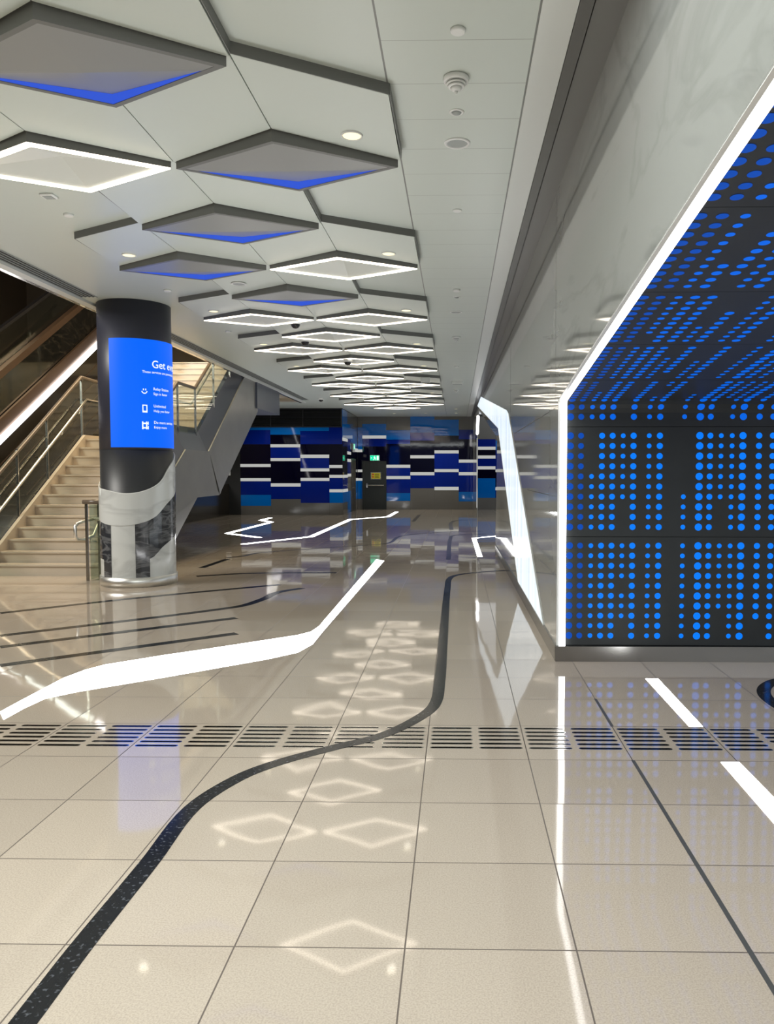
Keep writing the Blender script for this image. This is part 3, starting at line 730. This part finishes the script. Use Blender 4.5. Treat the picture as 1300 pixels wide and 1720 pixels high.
RW = [(-4.4, -4.19, [('s', 3.64, 4.12), ('l', 2.67, 3.64), ('w', 2.55, 2.67), ('k', 1.78, 2.55), ('w', 1.66, 1.78), ('k', 1.39, 1.66), ('w', 1.28, 1.39), ('l', 0.47, 1.28), ('s', 0.0, 0.47)]), (-4.19, -3.13, [('s', 3.8, 4.12), ('l', 3.29, 3.8), ('w', 3.15, 3.29), ('r', 2.8, 3.15), ('k', 2.15, 2.8)]), (-3.13, -2.06, [('s', 3.52, 4.12), ('l', 3.1, 3.52), ('r', 2.91, 3.1), ('k', 1.99, 2.91), ('w', 1.85, 1.99), ('r', 1.49, 1.85), ('w', 1.35, 1.49), ('r', 0.73, 1.35), ('l', 0.38, 0.73), ('s', 0.0, 0.38)]), (-2.06, -0.99, [('l', 3.41, 4.12), ('r', 3.06, 3.41), ('k', 2.41, 3.06), ('w', 2.27, 2.41), ('k', 1.66, 2.27), ('w', 1.52, 1.66), ('r', 0.95, 1.52), ('s', 0.0, 0.95)]), (-0.99, 0.09, [('s', 3.98, 4.12), ('l', 3.28, 3.98), ('k', 2.63, 3.28), ('w', 2.49, 2.63), ('r', 1.8, 2.49), ('w', 1.66, 1.8), ('r', 1.01, 1.66), ('w', 0.86, 1.01), ('s', 0.0, 0.86)]), (0.09, 0.84, [('s', 3.54, 4.12), ('r', 3.12, 3.54), ('k', 2.22, 3.12), ('w', 2.08, 2.22), ('r', 1.66, 2.08), ('w', 1.52, 1.66), ('r', 0.79, 1.52), ('l', 0.36, 0.79), ('s', 0.0, 0.36)]), (0.84, 1.72, [('s', 3.12, 4.12), ('r', 2.79, 3.12), ('w', 2.65, 2.79), ('k', 2.4, 2.65), ('w', 2.26, 2.4), ('r', 1.92, 2.26), ('w', 1.78, 1.92), ('k', 1.39, 1.78), ('l', 0.52, 1.39), ('s', 0.0, 0.52)]), (1.72, 3.4, [('s', 3.06, 4.12), ('l', 2.64, 3.06), ('r', 1.78, 2.64), ('w', 1.66, 1.78), ('k', 0.99, 1.66), ('w', 0.86, 0.99), ('r', 0.52, 0.86), ('s', 0.0, 0.52)])]
NAMES = {'l': 'light blue glass panel', 'r': 'royal blue glass panel', 'k': 'near-black blue glass panel', 's': 'grey steel panel', 'w': 'off-white horizontal bar'}
def pattern_wall(parent, cols, yf, axis='x', flip=1):
    for x0, x1, rows in cols:
        for k, z0, z1 in rows:
            d = 0.03 if k == 'w' else 0.012
            g = 0.002
            mb = MB()
            if axis == 'x': mb.box(x0 + g, x1 - g, yf - d, yf - 0.0005, z0 + g * (z0 > 0), z1 - g)
            else: mb.box(yf + 0.0005, yf + d, x0 + g, x1 - g, z0 + g * (z0 > 0), z1 - g)
            o = mb.build({'w': 'white_bar', 's': 'steel_panel'}.get(k, 'glass_panel'), M[k], parent)
            o['label'] = NAMES[k]
wl = struct(MB().box(-8.39, -4.42, 30.0, 34.5, 0, CZ).build('wall_left', M['black_wall']), 'service block faced with blue glass panels and white bars', 'wall')
pattern_wall(wl, LW, 30.0)
SIDE = [(30.0, 31.3, [('l', 3.5, 4.1), ('l', 3.0, 3.5), ('w', 2.88, 3.0), ('k', 1.56, 2.88), ('w', 1.44, 1.56), ('r', 1.0, 1.44), ('w', 0.88, 1.0), ('l', 0.47, 0.88), ('s', 0.0, 0.47)]),
        (31.3, 32.25, [('s', 3.6, 4.1), ('l', 3.0, 3.6), ('r', 2.5, 3.0), ('w', 2.38, 2.5), ('k', 2.2, 2.38), ('w', 2.08, 2.2), ('r', 1.6, 2.08), ('w', 1.48, 1.6), ('s', 0.9, 1.48), ('l', 0.0, 0.9)]),
        (32.25, 33.55, [('s', 3.5, 4.1), ('l', 2.9, 3.5), ('k', 2.25, 2.9)]),
        (33.55, 34.47, [('s', 3.5, 4.1), ('l', 2.7, 3.5), ('w', 2.55, 2.7), ('k', 1.4, 2.55), ('w', 1.28, 1.4), ('l', 0.47, 1.28), ('s', 0, 0.47)])]
pattern_wall(wl, SIDE, -4.42, 'y')
wbk = struct(MB().box(-4.42, 5.0, 34.5, 34.7, 0, CZ + 0.1).build('wall_back', M['black_wall']), 'end wall of blue glass panels and white bars', 'wall')
pattern_wall(wbk, RW, 34.5)
struct(MB().box(-13, -8.39, 30.0, 30.2, 0, CZ).build('wall_stair', M['black_wall']), 'black wall under the stair', 'wall')
# louvre above the service block
t = thing('wall_louvre', 'black horizontal louvre above the left blue wall', 'louvre', (-6.4, 29.97, 3.4))
MB().box(-8.36, -4.43, 29.975, 29.998, 3.40, CZ - 0.002).build('backing', M['black'], t)
fr = MB()
for x in (-8.36, -7.2, -5.95, -4.46): fr.box(x, x + 0.03, 29.92, 29.975, 3.40, CZ - 0.005)
fr.box(-8.36, -4.43, 29.92, 29.975, 3.40, 3.42).box(-8.36, -4.43, 29.92, 29.975, CZ - 0.025, CZ - 0.005)
fr.build('frame', M['column_dark'], t)
sl = MB()
for k in range(13):
    z = 3.45 + 0.05 * k
    sl.prism([(-8.33, 29.935, z), (-8.33, 29.975, z + 0.025), (-8.33, 29.975, z + 0.031), (-8.33, 29.935, z + 0.006)], (3.87, 0, 0))
sl.build('slats', M['column_dark'], t)
# black door with panic bar
t = struct(bpy.data.objects.new('door_1', None), 'black door with yellow notice and panic bar in the end wall', 'door'); COL.objects.link(t); t.location = (-3.62, 34.45, 0)
MB().box(-4.10, -3.14, 34.45, 34.499, 0, 2.12).build('door_leaf', M['door'], t)
MB().box(-4.19, -4.10, 34.43, 34.499, 0, 2.15).box(-3.14, -3.125, 34.43, 34.499, 0, 2.15).box(-4.10, -3.14, 34.43, 34.499, 2.12, 2.15).build('door_frame', M['door'], t)
bar = MB().box(-4.02, -3.95, 34.39, 34.45, 0.98, 1.17).tube([(-3.95, 34.38, 1.08), (-3.24, 34.38, 1.08)], 0.028, 8).box(-3.27, -3.23, 34.38, 34.45, 1.05, 1.11)
bar.build('panic_bar', M['bright_steel'], t)['label'] = 'steel panic bar'
nf = MB().box(-3.82, -3.36, 34.435, 34.45, 1.34, 1.66).build('notice_frame', M['steel'], t)
MB().box(-3.79, -3.39, 34.43, 34.435, 1.37, 1.63).build('notice', M['yellow'], nf)
MB().box(-3.76, -3.68, 34.427, 34.43, 1.42, 1.48).box(-3.76, -3.68, 34.427, 34.43, 1.53, 1.59).build('notice_mark', M['red'], nf)
mk = MB()
for k in range(5): mk.box(-3.64, -3.44 - 0.03 * (k % 2), 34.427, 34.43, 1.41 + 0.04 * k, 1.425 + 0.04 * k)
mk.build('notice_lines', M['black_plastic'], nf)
# steel door in the side of the service block
t = struct(bpy.data.objects.new('door_2', None), 'grey steel door with lever in the side of the blue block', 'door'); COL.objects.link(t); t.location = (-4.40, 32.9, 0)
MB().box(-4.419, -4.395, 32.35, 33.45, 0, 2.15).build('door_leaf', M['frame'], t)
MB().box(-4.419, -4.36, 32.26, 32.35, 0, 2.22).box(-4.419, -4.36, 33.45, 33.54, 0, 2.22).box(-4.419, -4.36, 32.35, 33.45, 2.15, 2.22).build('door_frame', M['frame'], t)
MB().tube([(-4.395, 32.47, 1.02), (-4.33, 32.47, 1.02), (-4.33, 32.68, 1.02)], 0.014, 8).build('lever', M['bright_steel'], t)

# exit signs
def exit_sign(loc, w, h, axis, label):
    t = thing('exit_sign', label, 'exit sign', loc, 'green exit signs')
    x, y, z = loc
    def B(u0, u1, z0, z1, d0, d1, mb):
        if axis == 'x': mb.box(x + u0, x + u1, y - d1, y - d0, z + z0, z + z1)
        else: mb.box(x + d0, x + d1, y + u0, y + u1, z + z0, z + z1)
        return mb
    B(-w / 2, w / 2, 0, h, 0, 0.05, MB()).build('housing', M['white_plastic'], t)
    B(-w / 2 + 0.01, w / 2 - 0.01, 0.01, h - 0.01, 0.05, 0.053, MB()).build('lit_face', M['exit_green'], t)
    g = MB()                                            # running figure, arrow and doorway
    for (u0, u1, z0, z1) in ((-.02, .02, .74, .88), (-.035, .03, .42, .70), (-.09, -.035, .60, .68), (.03, .08, .50, .58), (.01, .09, .32, .42), (.06, .09, .14, .34), (-.05, -.01, .22, .44), (-.12, -.04, .16, .24), (-.30, -.20, .44, .56), (.16, .30, .12, .88)):
        B(u0 * w * 1.4, u1 * w * 1.4, z0 * h, z1 * h, 0.053, 0.056, g)
    g.build('running_figure', M['exit_white'], t)
exit_sign((-3.64, 34.48, 2.17), 0.42, 0.24, 'x', 'green lit exit sign with running figure above the black door')
exit_sign((-4.39, 32.9, 2.62), 0.40, 0.24, 'y', 'green exit sign on the side of the blue block over the steel door')
tag(MB().box(-8.98, -8.78, 29.93, 29.999, 1.53, 1.71).build('call_point', M['white_plastic'], None, bevel=0.01), 'small white box on the black wall under the stair', 'call point')

# ------------------------------------------------------------------ column with wrapped screen
CX, CY = -4.772, 11.52
dv = Vector((4.72, -11.52, 0)).normalized(); ev = Vector((-dv.y, dv.x, 0))
def cyl(th, r, z): p = Vector((CX, CY, 0)) + (dv * math.cos(th) + ev * math.sin(th)) * r; return (p.x, p.y, z)
def interp(keys, d):
    n = len(keys)
    for i in range(n - 1):
        if keys[i][0] <= d <= keys[i + 1][0]:
            def slope_at(j):
                a, b = keys[max(j - 1, 0)], keys[min(j + 1, n - 1)]
                return (b[1] - a[1]) / (b[0] - a[0])
            w = keys[i + 1][0] - keys[i][0]; t = (d - keys[i][0]) / w
            return keys[i][1] * (2 * t**3 - 3 * t**2 + 1) + slope_at(i) * w * (t**3 - 2 * t**2 + t) + keys[i + 1][1] * (-2 * t**3 + 3 * t**2) + slope_at(i + 1) * w * (t**3 - t**2)
    return keys[-1][1] if d > keys[-1][0] else keys[0][1]
def patch(mb, r0, r1, d0, d1, zlo, zhi, n):
    vs, fs = [], []
    for i in range(n + 1):
        d = d0 + (d1 - d0) * i / n; a = math.radians(d)
        lo_, hi_ = zlo(d), zhi(d)
        vs += [cyl(a, r1, lo_), cyl(a, r1, hi_), cyl(a, r0, hi_), cyl(a, r0, lo_)]
    for i in range(n):
        for k in range(4): fs.append((4 * i + k, 4 * i + 4 + k, 4 * i + 4 + (k + 1) % 4, 4 * i + (k + 1) % 4))
    fs += [(0, 1, 2, 3), tuple(4 * n + k for k in range(4))]
    return mb.add(vs, fs)
colm = thing('column', 'round column with blue screen above grey and black stone wraps', 'column', (CX, CY, 0))
tag(colm, kind='thing')
SR = 0.512
MB().lathe([(SR, 0.0), (SR, 1.99)], CX, CY, 72).build('lower_shaft', M['column_dark'], colm, True)
MB().lathe([(SR + 0.002, 1.992), (SR + 0.002, CZ - 0.002)], CX, CY, 72).build('upper_shaft', M['column_navy'], colm, True)
scr = patch(MB(), SR + 0.003, SR + 0.012, -41, 175, lambda d: 2.02, lambda d: 3.565, 72).build('screen', M['screen'], colm)
TOP = [(-180, 1.80), (-120, 1.60), (-90, 1.464), (-47, 1.396), (-16, 1.355), (11, 1.397), (35, 1.515), (55, 1.727), (75, 1.85), (90, 1.92), (120, 2.0), (150, 1.92), (180, 1.80)]
BOT = [(-180, 1.30), (-120, 1.05), (-90, 0.987), (-44, 0.905), (-4.8, 0.917), (25, 1.015), (48, 1.2), (75, 1.34), (90, 1.40), (130, 1.45), (180, 1.30)]
LOW = [(-180, 0.7), (-120, 0.5), (-90, 0.43), (-62, 0.40), (16, 0.41), (40, 0.585), (75, 0.73), (90, 0.80), (130, 0.85), (180, 0.7)]
patch(MB(), SR + 0.001, SR + 0.018, -180, 180, lambda d: 0.145, lambda d: interp(TOP, d) - 0.02, 120).build('stone_cladding', M['stone_light'], colm)
st = patch(MB(), SR + 0.001, SR + 0.026, -180, 180, lambda d: interp(BOT, d), lambda d: interp(TOP, d), 120).build('upper_stone_band', M['stone_light'], colm)
BASEZ = lambda d: 0.146
for d0, d1, zl in ((-180, -62, lambda d: interp(LOW, d)), (-62, -44, BASEZ), (-4.8, 16, BASEZ), (16, 180, lambda d: interp(LOW, d))):
    patch(MB(), SR + 0.0185, SR + 0.024, d0, d1, zl, lambda d: interp(BOT, d) - 0.003, 24).build('dark_stone_piece', M['stone_dark'], colm)['label'] = 'dark veined stone'
ed = MB(); ed.tube([cyl(math.radians(d), SR + 0.02, interp(TOP, d) + 0.003) for d in range(-180, 181, 4)], 0.006, 6)
ed.build('band_edge', M['lip'], colm)
MB().lathe([(SR + 0.035, 0.0), (SR + 0.035, 0.145), (SR, 0.147)], CX, CY, 72).build('base_ring', M['satin_steel'], colm, True)
# writing on the screen, bent round the column
def screen_text(txt, deg, z, size, name='screen_text'):
    cu = bpy.data.curves.new(name, 'FONT'); cu.body = txt; cu.size = size; cu.offset = size * 0.006; cu.resolution_u = 3
    o = bpy.data.objects.new(name, cu); COL.objects.link(o)
    dg = bpy.context.evaluated_depsgraph_get(); dg.update()
    me = bpy.data.meshes.new_from_object(o.evaluated_get(dg)); bpy.data.objects.remove(o)
    for v in me.vertices:
        a = math.radians(deg) + v.co.x / (SR + 0.013); v.co = cyl(a, SR + 0.0135, z + v.co.y)
    me.materials.clear(); me.materials.append(M['screen_text'])
    n = bpy.data.objects.new(name, me); COL.objects.link(n); n.parent = scr; n.matrix_parent_inverse = (colm.matrix_basis @ scr.matrix_parent_inverse).inverted()
    return n
def on_screen(mb, name):
    o = mb.build(name, M['screen_text']); o.parent = scr; o.matrix_parent_inverse = (colm.matrix_basis @ scr.matrix_parent_inverse).inverted()
    return o
screen_text('Get everything', 25, 3.165, 0.155)
screen_text('These services are powered by', 10, 3.085, 0.050)
for z, a, b in ((2.845, 'Relay Station', 'Sign in faster'), (2.60, 'Unlimited', 'Help you faster'), (2.365, 'Do more services', 'Enjoy more')):
    screen_text(a, 27, z, 0.056); screen_text(b, 27, z - 0.068, 0.050)
RS0, RS1 = SR + 0.0125, SR + 0.0145
ic = MB()
def irect(mb, d0, d1, z0, z1): patch(mb, RS0, RS1, d0, d1, lambda d: z0, lambda d: z1, 3)
def arc(mb, dc, zc, rd, rz, a0, a1, w):
    for k in range(10):
        a = math.radians(a0 + (a1 - a0) * k / 10); b = math.radians(a0 + (a1 - a0) * (k + 1) / 10)
        q = [(dc + rd * math.cos(a), zc + rz * math.sin(a)), (dc + rd * math.cos(b), zc + rz * math.sin(b)), (dc + (rd + w * 105) * math.cos(b), zc + (rz + w) * math.sin(b)), (dc + (rd + w * 105) * math.cos(a), zc + (rz + w) * math.sin(a))]
        mb.add([cyl(math.radians(d), RS1, z) for d, z in q], [(0, 1, 2, 3)])
arc(ic, 13, 2.83, 3.2, 0.03, 190, 350, 0.014); irect(ic, 10.8, 12.2, 2.835, 2.86); irect(ic, 14.2, 15.6, 2.835, 2.86)
on_screen(ic, 'smile_icon')
ic = MB()
for d0, d1, z0, z1 in ((9.5, 11, 2.52, 2.63), (15.5, 17, 2.52, 2.63), (11, 15.5, 2.52, 2.545), (11, 15.5, 2.615, 2.63)): irect(ic, d0, d1, z0, z1)
on_screen(ic, 'tablet_icon')
ic = MB()
for d0, d1, z0, z1 in ((8.5, 10.5, 2.28, 2.39), (14.5, 16.5, 2.28, 2.39), (8.5, 18.5, 2.29, 2.31), (8.5, 18.5, 2.355, 2.375), (17.5, 18.5, 2.28, 2.33), (17.5, 18.5, 2.345, 2.39)): irect(ic, d0, d1, z0, z1)
on_screen(ic, 'grid_icon')

# ------------------------------------------------------------------ staircase
SX0, SX1 = -7.53, -5.70                               # clear width
RISE, GO, Y0 = 0.18, 0.28, 12.30
LY0, LY1 = Y0 + 12 * GO, 17.0                         # landing
LZ = 13 * RISE
st = thing('staircase', 'cream stone staircase with grey metal cladding behind the column', 'stairs', (-6.6, Y0, 0))
def step(y, z, go=GO, x0=SX0, x1=SX1):
    P = [(y + 0.015, z), (y + 0.015, z + RISE - 0.03), (y - 0.012, z + RISE - 0.03), (y - 0.012, z + RISE), (y + go + 0.01, z + RISE), (y + go + 0.01, z)]
    MB().prism([(x0, a, b) for a, b in P], (x1 - x0, 0, 0)).build('step', M['step'], st)
for n in range(12): step(Y0 + n * GO, n * RISE)
MB().prism([(SX0, a, b) for a, b in [(LY0 + 0.015, LZ - RISE), (LY0 + 0.015, LZ - 0.03), (LY0 - 0.012, LZ - 0.03), (LY0 - 0.012, LZ), (LY1 + 0.01, LZ), (LY1 + 0.01, LZ - RISE)]], (SX1 - SX0, 0, 0)).build('landing', M['step'], st)
for n in range(12): step(LY1 + n * GO, LZ + n * RISE)
TY, TZ = LY1 + 12 * GO, LZ + 12 * RISE
# right-hand cladding (outer face at CXO), with a dark inner channel along its top
CXO = -5.43
slope = RISE / GO
lowp = [(14.25, 0.0), (16.1, 1.135), (17.65, 1.14), (21.2, 3.32)]
topp = [(11.85, 0.0), (12.25, 0.16), (15.5, 2.12), (16.95, 2.12), (19.95, 4.12), (21.2, 4.12)]
MB().prism([(CXO, y, z) for y, z in topp + lowp[::-1]], (-0.03, 0, 0)).build('side_cladding', M['clad'], st)['label'] = 'grey brushed metal side cladding'
for a, b in zip(topp[1:-1], topp[2:]):
    MB().prism([(CXO - 0.03, a[0], a[1] - 0.02), (CXO - 0.03, b[0], b[1] - 0.02), (SX1 - 0.0, b[0], b[1] + 0.50), (SX1 - 0.0, a[0], a[1] + 0.50)], (0, 0, -0.02)).build('inner_channel', M['clad_blue'], st)
sof = MB()
for a, b in zip(lowp[:-1], lowp[1:]):
    sof.prism([(CXO - 0.03, a[0], a[1]), (CXO - 0.03, b[0], b[1]), (SX0 - 0.1, b[0], b[1]), (SX0 - 0.1, a[0], a[1])], (0, 0, 0.02))
sof.build('underside', M['clad'], st)
# fold lines on the cladding: raised facets
MB().prism([(CXO + 0.001, 15.5, 2.08), (CXO + 0.03, 16.1, 1.16), (CXO + 0.001, 14.4, 0.12), (CXO + 0.001, 12.4, 0.2)], (-0.002, 0, 0)).build('cladding_facet', M['clad'], st)
MB().prism([(CXO + 0.001, 16.98, 2.10), (CXO + 0.03, 17.62, 1.16), (CXO + 0.001, 18.2, 1.55), (CXO + 0.001, 17.3, 2.3)], (-0.002, 0, 0)).build('cladding_facet', M['clad'], st)
# left stringer
ls = [(12.0, 0.0), (12.3, 0.26), (LY0, LZ + 0.08), (LY1, LZ + 0.08), (TY, TZ + 0.08), (TY, TZ - 0.3), (LY1 + 0.3, LZ - 0.3), (LY0 + 0.3, LZ - 0.3), (12.6, 0.0)]
MB().prism([(SX0 - 0.06, y, z) for y, z in ls], (0.06, 0, 0)).build('left_stringer', M['step'], st)
struct(MB().box(CXO - 0.02, VX + 0.02, 20.95, 23.6, 3.39, CZ).build('trim_9', M['clad_blue']), 'blue grey metal bulkhead hanging beside the stair top', 'trim')
struct(MB().box(-7.6, CXO - 0.03, 21.2, 23.6, 3.39, 3.43).build('trim_10', M['clad_blue']), 'underside of the bulkhead at the stair top', 'trim')

# balustrades: glass panels, posts and rails
def rail_z(y):
    if y < Y0: return 0.0
    if y < LY0: return RISE + (y - Y0) * slope
    if y < LY1 - GO: return LZ
    return LZ + max(0, y - (LY1 - GO)) * slope
def glass_run(t, x, ys, h0, h1):
    for a, b in zip(ys[:-1], ys[1:]):
        a2, b2 = a + 0.02, b - 0.02
        MB().prism([(x - 0.006, a2, rail_z(a2) + h0), (x - 0.006, b2, rail_z(b2) + h0), (x - 0.006, b2, rail_z(b2) + h1), (x - 0.006, a2, rail_z(a2) + h1)], (0.012, 0, 0)).build('glass_panel', M['glass'], t)
def post(t, x, y, z0, z1): MB().box(x - 0.02, x + 0.02, y - 0.012, y + 0.012, z0, z1).build('post', M['steel'], t)
bal = thing('balustrade', 'glass stair balustrade with brown top rail beside the column', 'balustrade', (-5.6, 11.75, 0), 'stair balustrades')
XR = -5.64
ys = [12.3, 13.4, 14.5, LY0]
glass_run(bal, XR, ys, 0.12, 1.12)
glass_run(bal, XR, [LY0, LY1 - GO], 0.05, 1.10)
glass_run(bal, XR, [LY1 - GO, 18.0, 19.3, 20.4], 0.12, 1.12)
MB().box(XR - 0.006, XR + 0.006, 11.8, 12.24, 0.01, 1.17).build('glass_panel', M['glass'], bal)
MB().box(XR + 0.03, -5.34, 11.735, 11.747, 0.01, 1.17).build('glass_panel', M['glass'], bal)
for y in (13.4, 14.5, LY0, LY1 - GO, 18.0, 19.3): post(bal, XR, y, rail_z(y), rail_z(y) + 1.14)
post(bal, XR - 0.02, 11.74, 0.0, 1.2); MB().box(XR - 0.022, XR + 0.022, 12.10, 12.13, 0.0, 1.19).build('post', M['steel'], bal)
path = [(XR, 11.72, 1.21), (XR, 12.15, 1.21), (XR, 12.32, 1.36), (XR, LY0, LZ + 1.13), (XR, LY1 - GO, LZ + 1.13), (XR, 20.6, rail_z(20.6) + 1.13)]
MB().tube(path, 0.035, 10).tube([(XR - 0.06, 11.72, 1.21), (-5.35, 11.72, 1.21)], 0.035, 10).build('top_rail', M['rail_brown'], bal, True)
XH = XR - 0.10
hp = [(XH, 12.15, 0.93), (XH - 0.02, 11.78, 0.90), (XH - 0.03, 11.66, 0.88), (XH - 0.04, 11.62, 0.84), (XH - 0.04, 11.62, 0.70), (XH - 0.03, 11.66, 0.64), (XH, 11.80, 0.63), (XH, 12.1, 0.66), (XH, 12.35, 0.90), (XH, LY0, LZ + 0.78), (XH, LY1 - GO, LZ + 0.78), (XH, 20.6, rail_z(20.6) + 0.78)]
hr = MB().tube(hp, 0.025, 10).tube([(XH, 12.15, 0.93), (-5.36, 11.72, 0.93)], 0.025, 10).build('handrail', M['satin_steel'], bal, True)
br = MB()
for y in (12.0, 13.4, 14.5, 15.6, 18.0, 19.3): br.tube([(XH, y, (rail_z(y) + 0.78) if y > 12.2 else 0.65), (XH + 0.02, y, (rail_z(y) + 0.70) if y > 12.2 else 0.58), (XR, y, (rail_z(y) + 0.70) if y > 12.2 else 0.58)], 0.012, 8)
br.build('rail_bracket', M['bright_steel'], hr, True)
ball = thing('balustrade', 'glass stair balustrade along the left side of the stair by the escalator', 'balustrade', (-7.6, 12.3, 0), 'stair balustrades')
XL = -7.60
glass_run(ball, XL, [11.6, 12.3], 0.02, 1.12)
glass_run(ball, XL, [12.3, 13.3, 14.3, LY0], 0.10, 1.24)
glass_run(ball, XL, [LY0, LY1 - GO], 0.1, 1.20)
glass_run(ball, XL, [LY1 - GO, 18.0, 19.3, 20.4], 0.10, 1.24)
for y in (12.3, 13.3, 14.3, LY0, LY1 - GO, 18.0, 19.3): post(ball, XL, y, rail_z(y), rail_z(y) + 1.24)
lp = [(XL, 11.6, 1.15), (XL, 12.0, 1.15), (XL, LY0, LZ + 1.24), (XL, LY1 - GO, LZ + 1.22), (XL, 20.6, rail_z(20.6) + 1.24)]
MB().tube(lp, 0.035, 10).build('top_rail', M['rail_brown'], ball, True)
hl = [(XL + 0.10, 11.8, 0.62), (XL + 0.10, 12.3, 0.85), (XL + 0.10, LY0, LZ + 0.80), (XL + 0.10, LY1 - GO, LZ + 0.80), (XL + 0.10, 20.6, rail_z(20.6) + 0.80)]
hr = MB().tube(hl, 0.026, 10).build('handrail', M['bright_steel'], ball, True)
br = MB()
for y in (12.6, 13.3, 14.0, 14.7, 15.4, 18.0, 19.3): br.tube([(XL + 0.10, y, rail_z(y) + 0.74), (XL + 0.08, y, rail_z(y) + 0.66), (XL, y, rail_z(y) + 0.66)], 0.012, 8)
br.build('rail_bracket', M['bright_steel'], hr, True)

# ------------------------------------------------------------------ escalator on the far left
esc = thing('escalator', 'dark escalator with a white light strip at the left edge', 'escalator', (-9.4, 11.5, 0))
def ez(y): return 2.33 + 0.6 * (y - 15.3)
def band(x, o0, o1, th, name, mat, ya=10.0, yb=24.0, label=None):
    pts = []
    ya0 = max(ya, 15.3 + (-2.33 - o0) / 0.6) if True else ya
    ya1 = max(ya, 15.3 + (-2.33 - o1) / 0.6)
    pts = [(x, ya0, max(0, ez(ya0) + o0)), (x, yb, ez(yb) + o0), (x, yb, ez(yb) + o1), (x, ya1, max(0, ez(ya1) + o1))]
    if ya0 == ya1 and False: pass
    o = MB().prism(pts, (-th, 0, 0)).build(name, mat, esc)
    if label: o['label'] = label
    return o
band(-8.90, -1.9, 0.06, 0.05, 'truss_panel', M['dark_panel'], label='dark brown inclined side panel')
for o in (-1.5, -1.1, -0.7, -0.35): band(-8.895, o, o + 0.025, 0.004, 'panel_joint', M['bronze'])
band(-8.88, 0.06, 0.19, 0.08, 'light_strip', M['white_led'], label='white light strip')
band(-8.93, 0.19, 0.50, 0.05, 'lower_deck', M['bronze'], label='bronze metal deck')
band(-9.00, 0.50, 1.22, 0.05, 'parapet', M['black_marble'], label='black veined marble parapet')
band(-8.97, 1.22, 1.38, 0.12, 'upper_deck', M['bronze'], label='bronze metal deck')
band(-9.10, 1.38, 2.05, 0.02, 'glass_panel', M['glass'])
band(-9.06, 2.05, 2.12, 0.09, 'handrail', M['black_plastic'])
# dark lower enclosure between stair and escalator
struct(MB().box(-8.95, -8.85, 5.0, 30.0, 0, 1.2).build('wall_divider', M['dark_panel']), 'dark low wall between the stair and the escalator', 'wall')

# ------------------------------------------------------------------ rest of the stair hall
struct(MB().box(-13.1, -13, -4, 30.2, 0, 8.0).build('wall_far_left', M['brown_wall']), 'dark brown wall beyond the escalator', 'wall')
struct(MB().box(-13, VX, 26.8, 27.3, CZ, 8.0).build('wall_upper', M['beige_wall']), 'beige wall above the stair landing', 'wall')
struct(MB().box(-13, -9.0, 23.5, 23.7, 3.0, 8.0).build('wall_upper_left', M['brown_wall']), 'dark brown wall at the top of the escalator', 'wall')
struct(MB().box(-13, VX, -4, 27.3, 8.0, 8.1).build('ceiling_upper', M['brown_wall']), 'dark ceiling high above the stair', 'ceiling')
struct(MB().box(VX - 0.09, VX, -4, 27.3, CZ + 0.5, 8.0).build('wall_upper_right', M['beige_wall']), 'beige wall added above the hall ceiling edge to block light', 'wall')  # mostly hidden, added to keep light out above the ceiling
struct(MB().box(-8.6, SX1 + 0.2, TY, 26.8, TZ - 0.3, TZ).build('floor_upper', M['step']), 'upper floor at the head of the stair', 'floor')
struct(MB().box(VX, 3.7, -4.1, -4, 0, 5.0).build('wall_front', M['column_dark']), 'dark wall added behind the camera for darker reflections', 'wall')  # unseen, closes the hall so the end glass mirrors something dark
struct(MB().box(-13, VX, -4.1, -4, 0, 8.0).build('wall_front_left', M['brown_wall']), 'dark wall behind the camera at the left', 'wall')
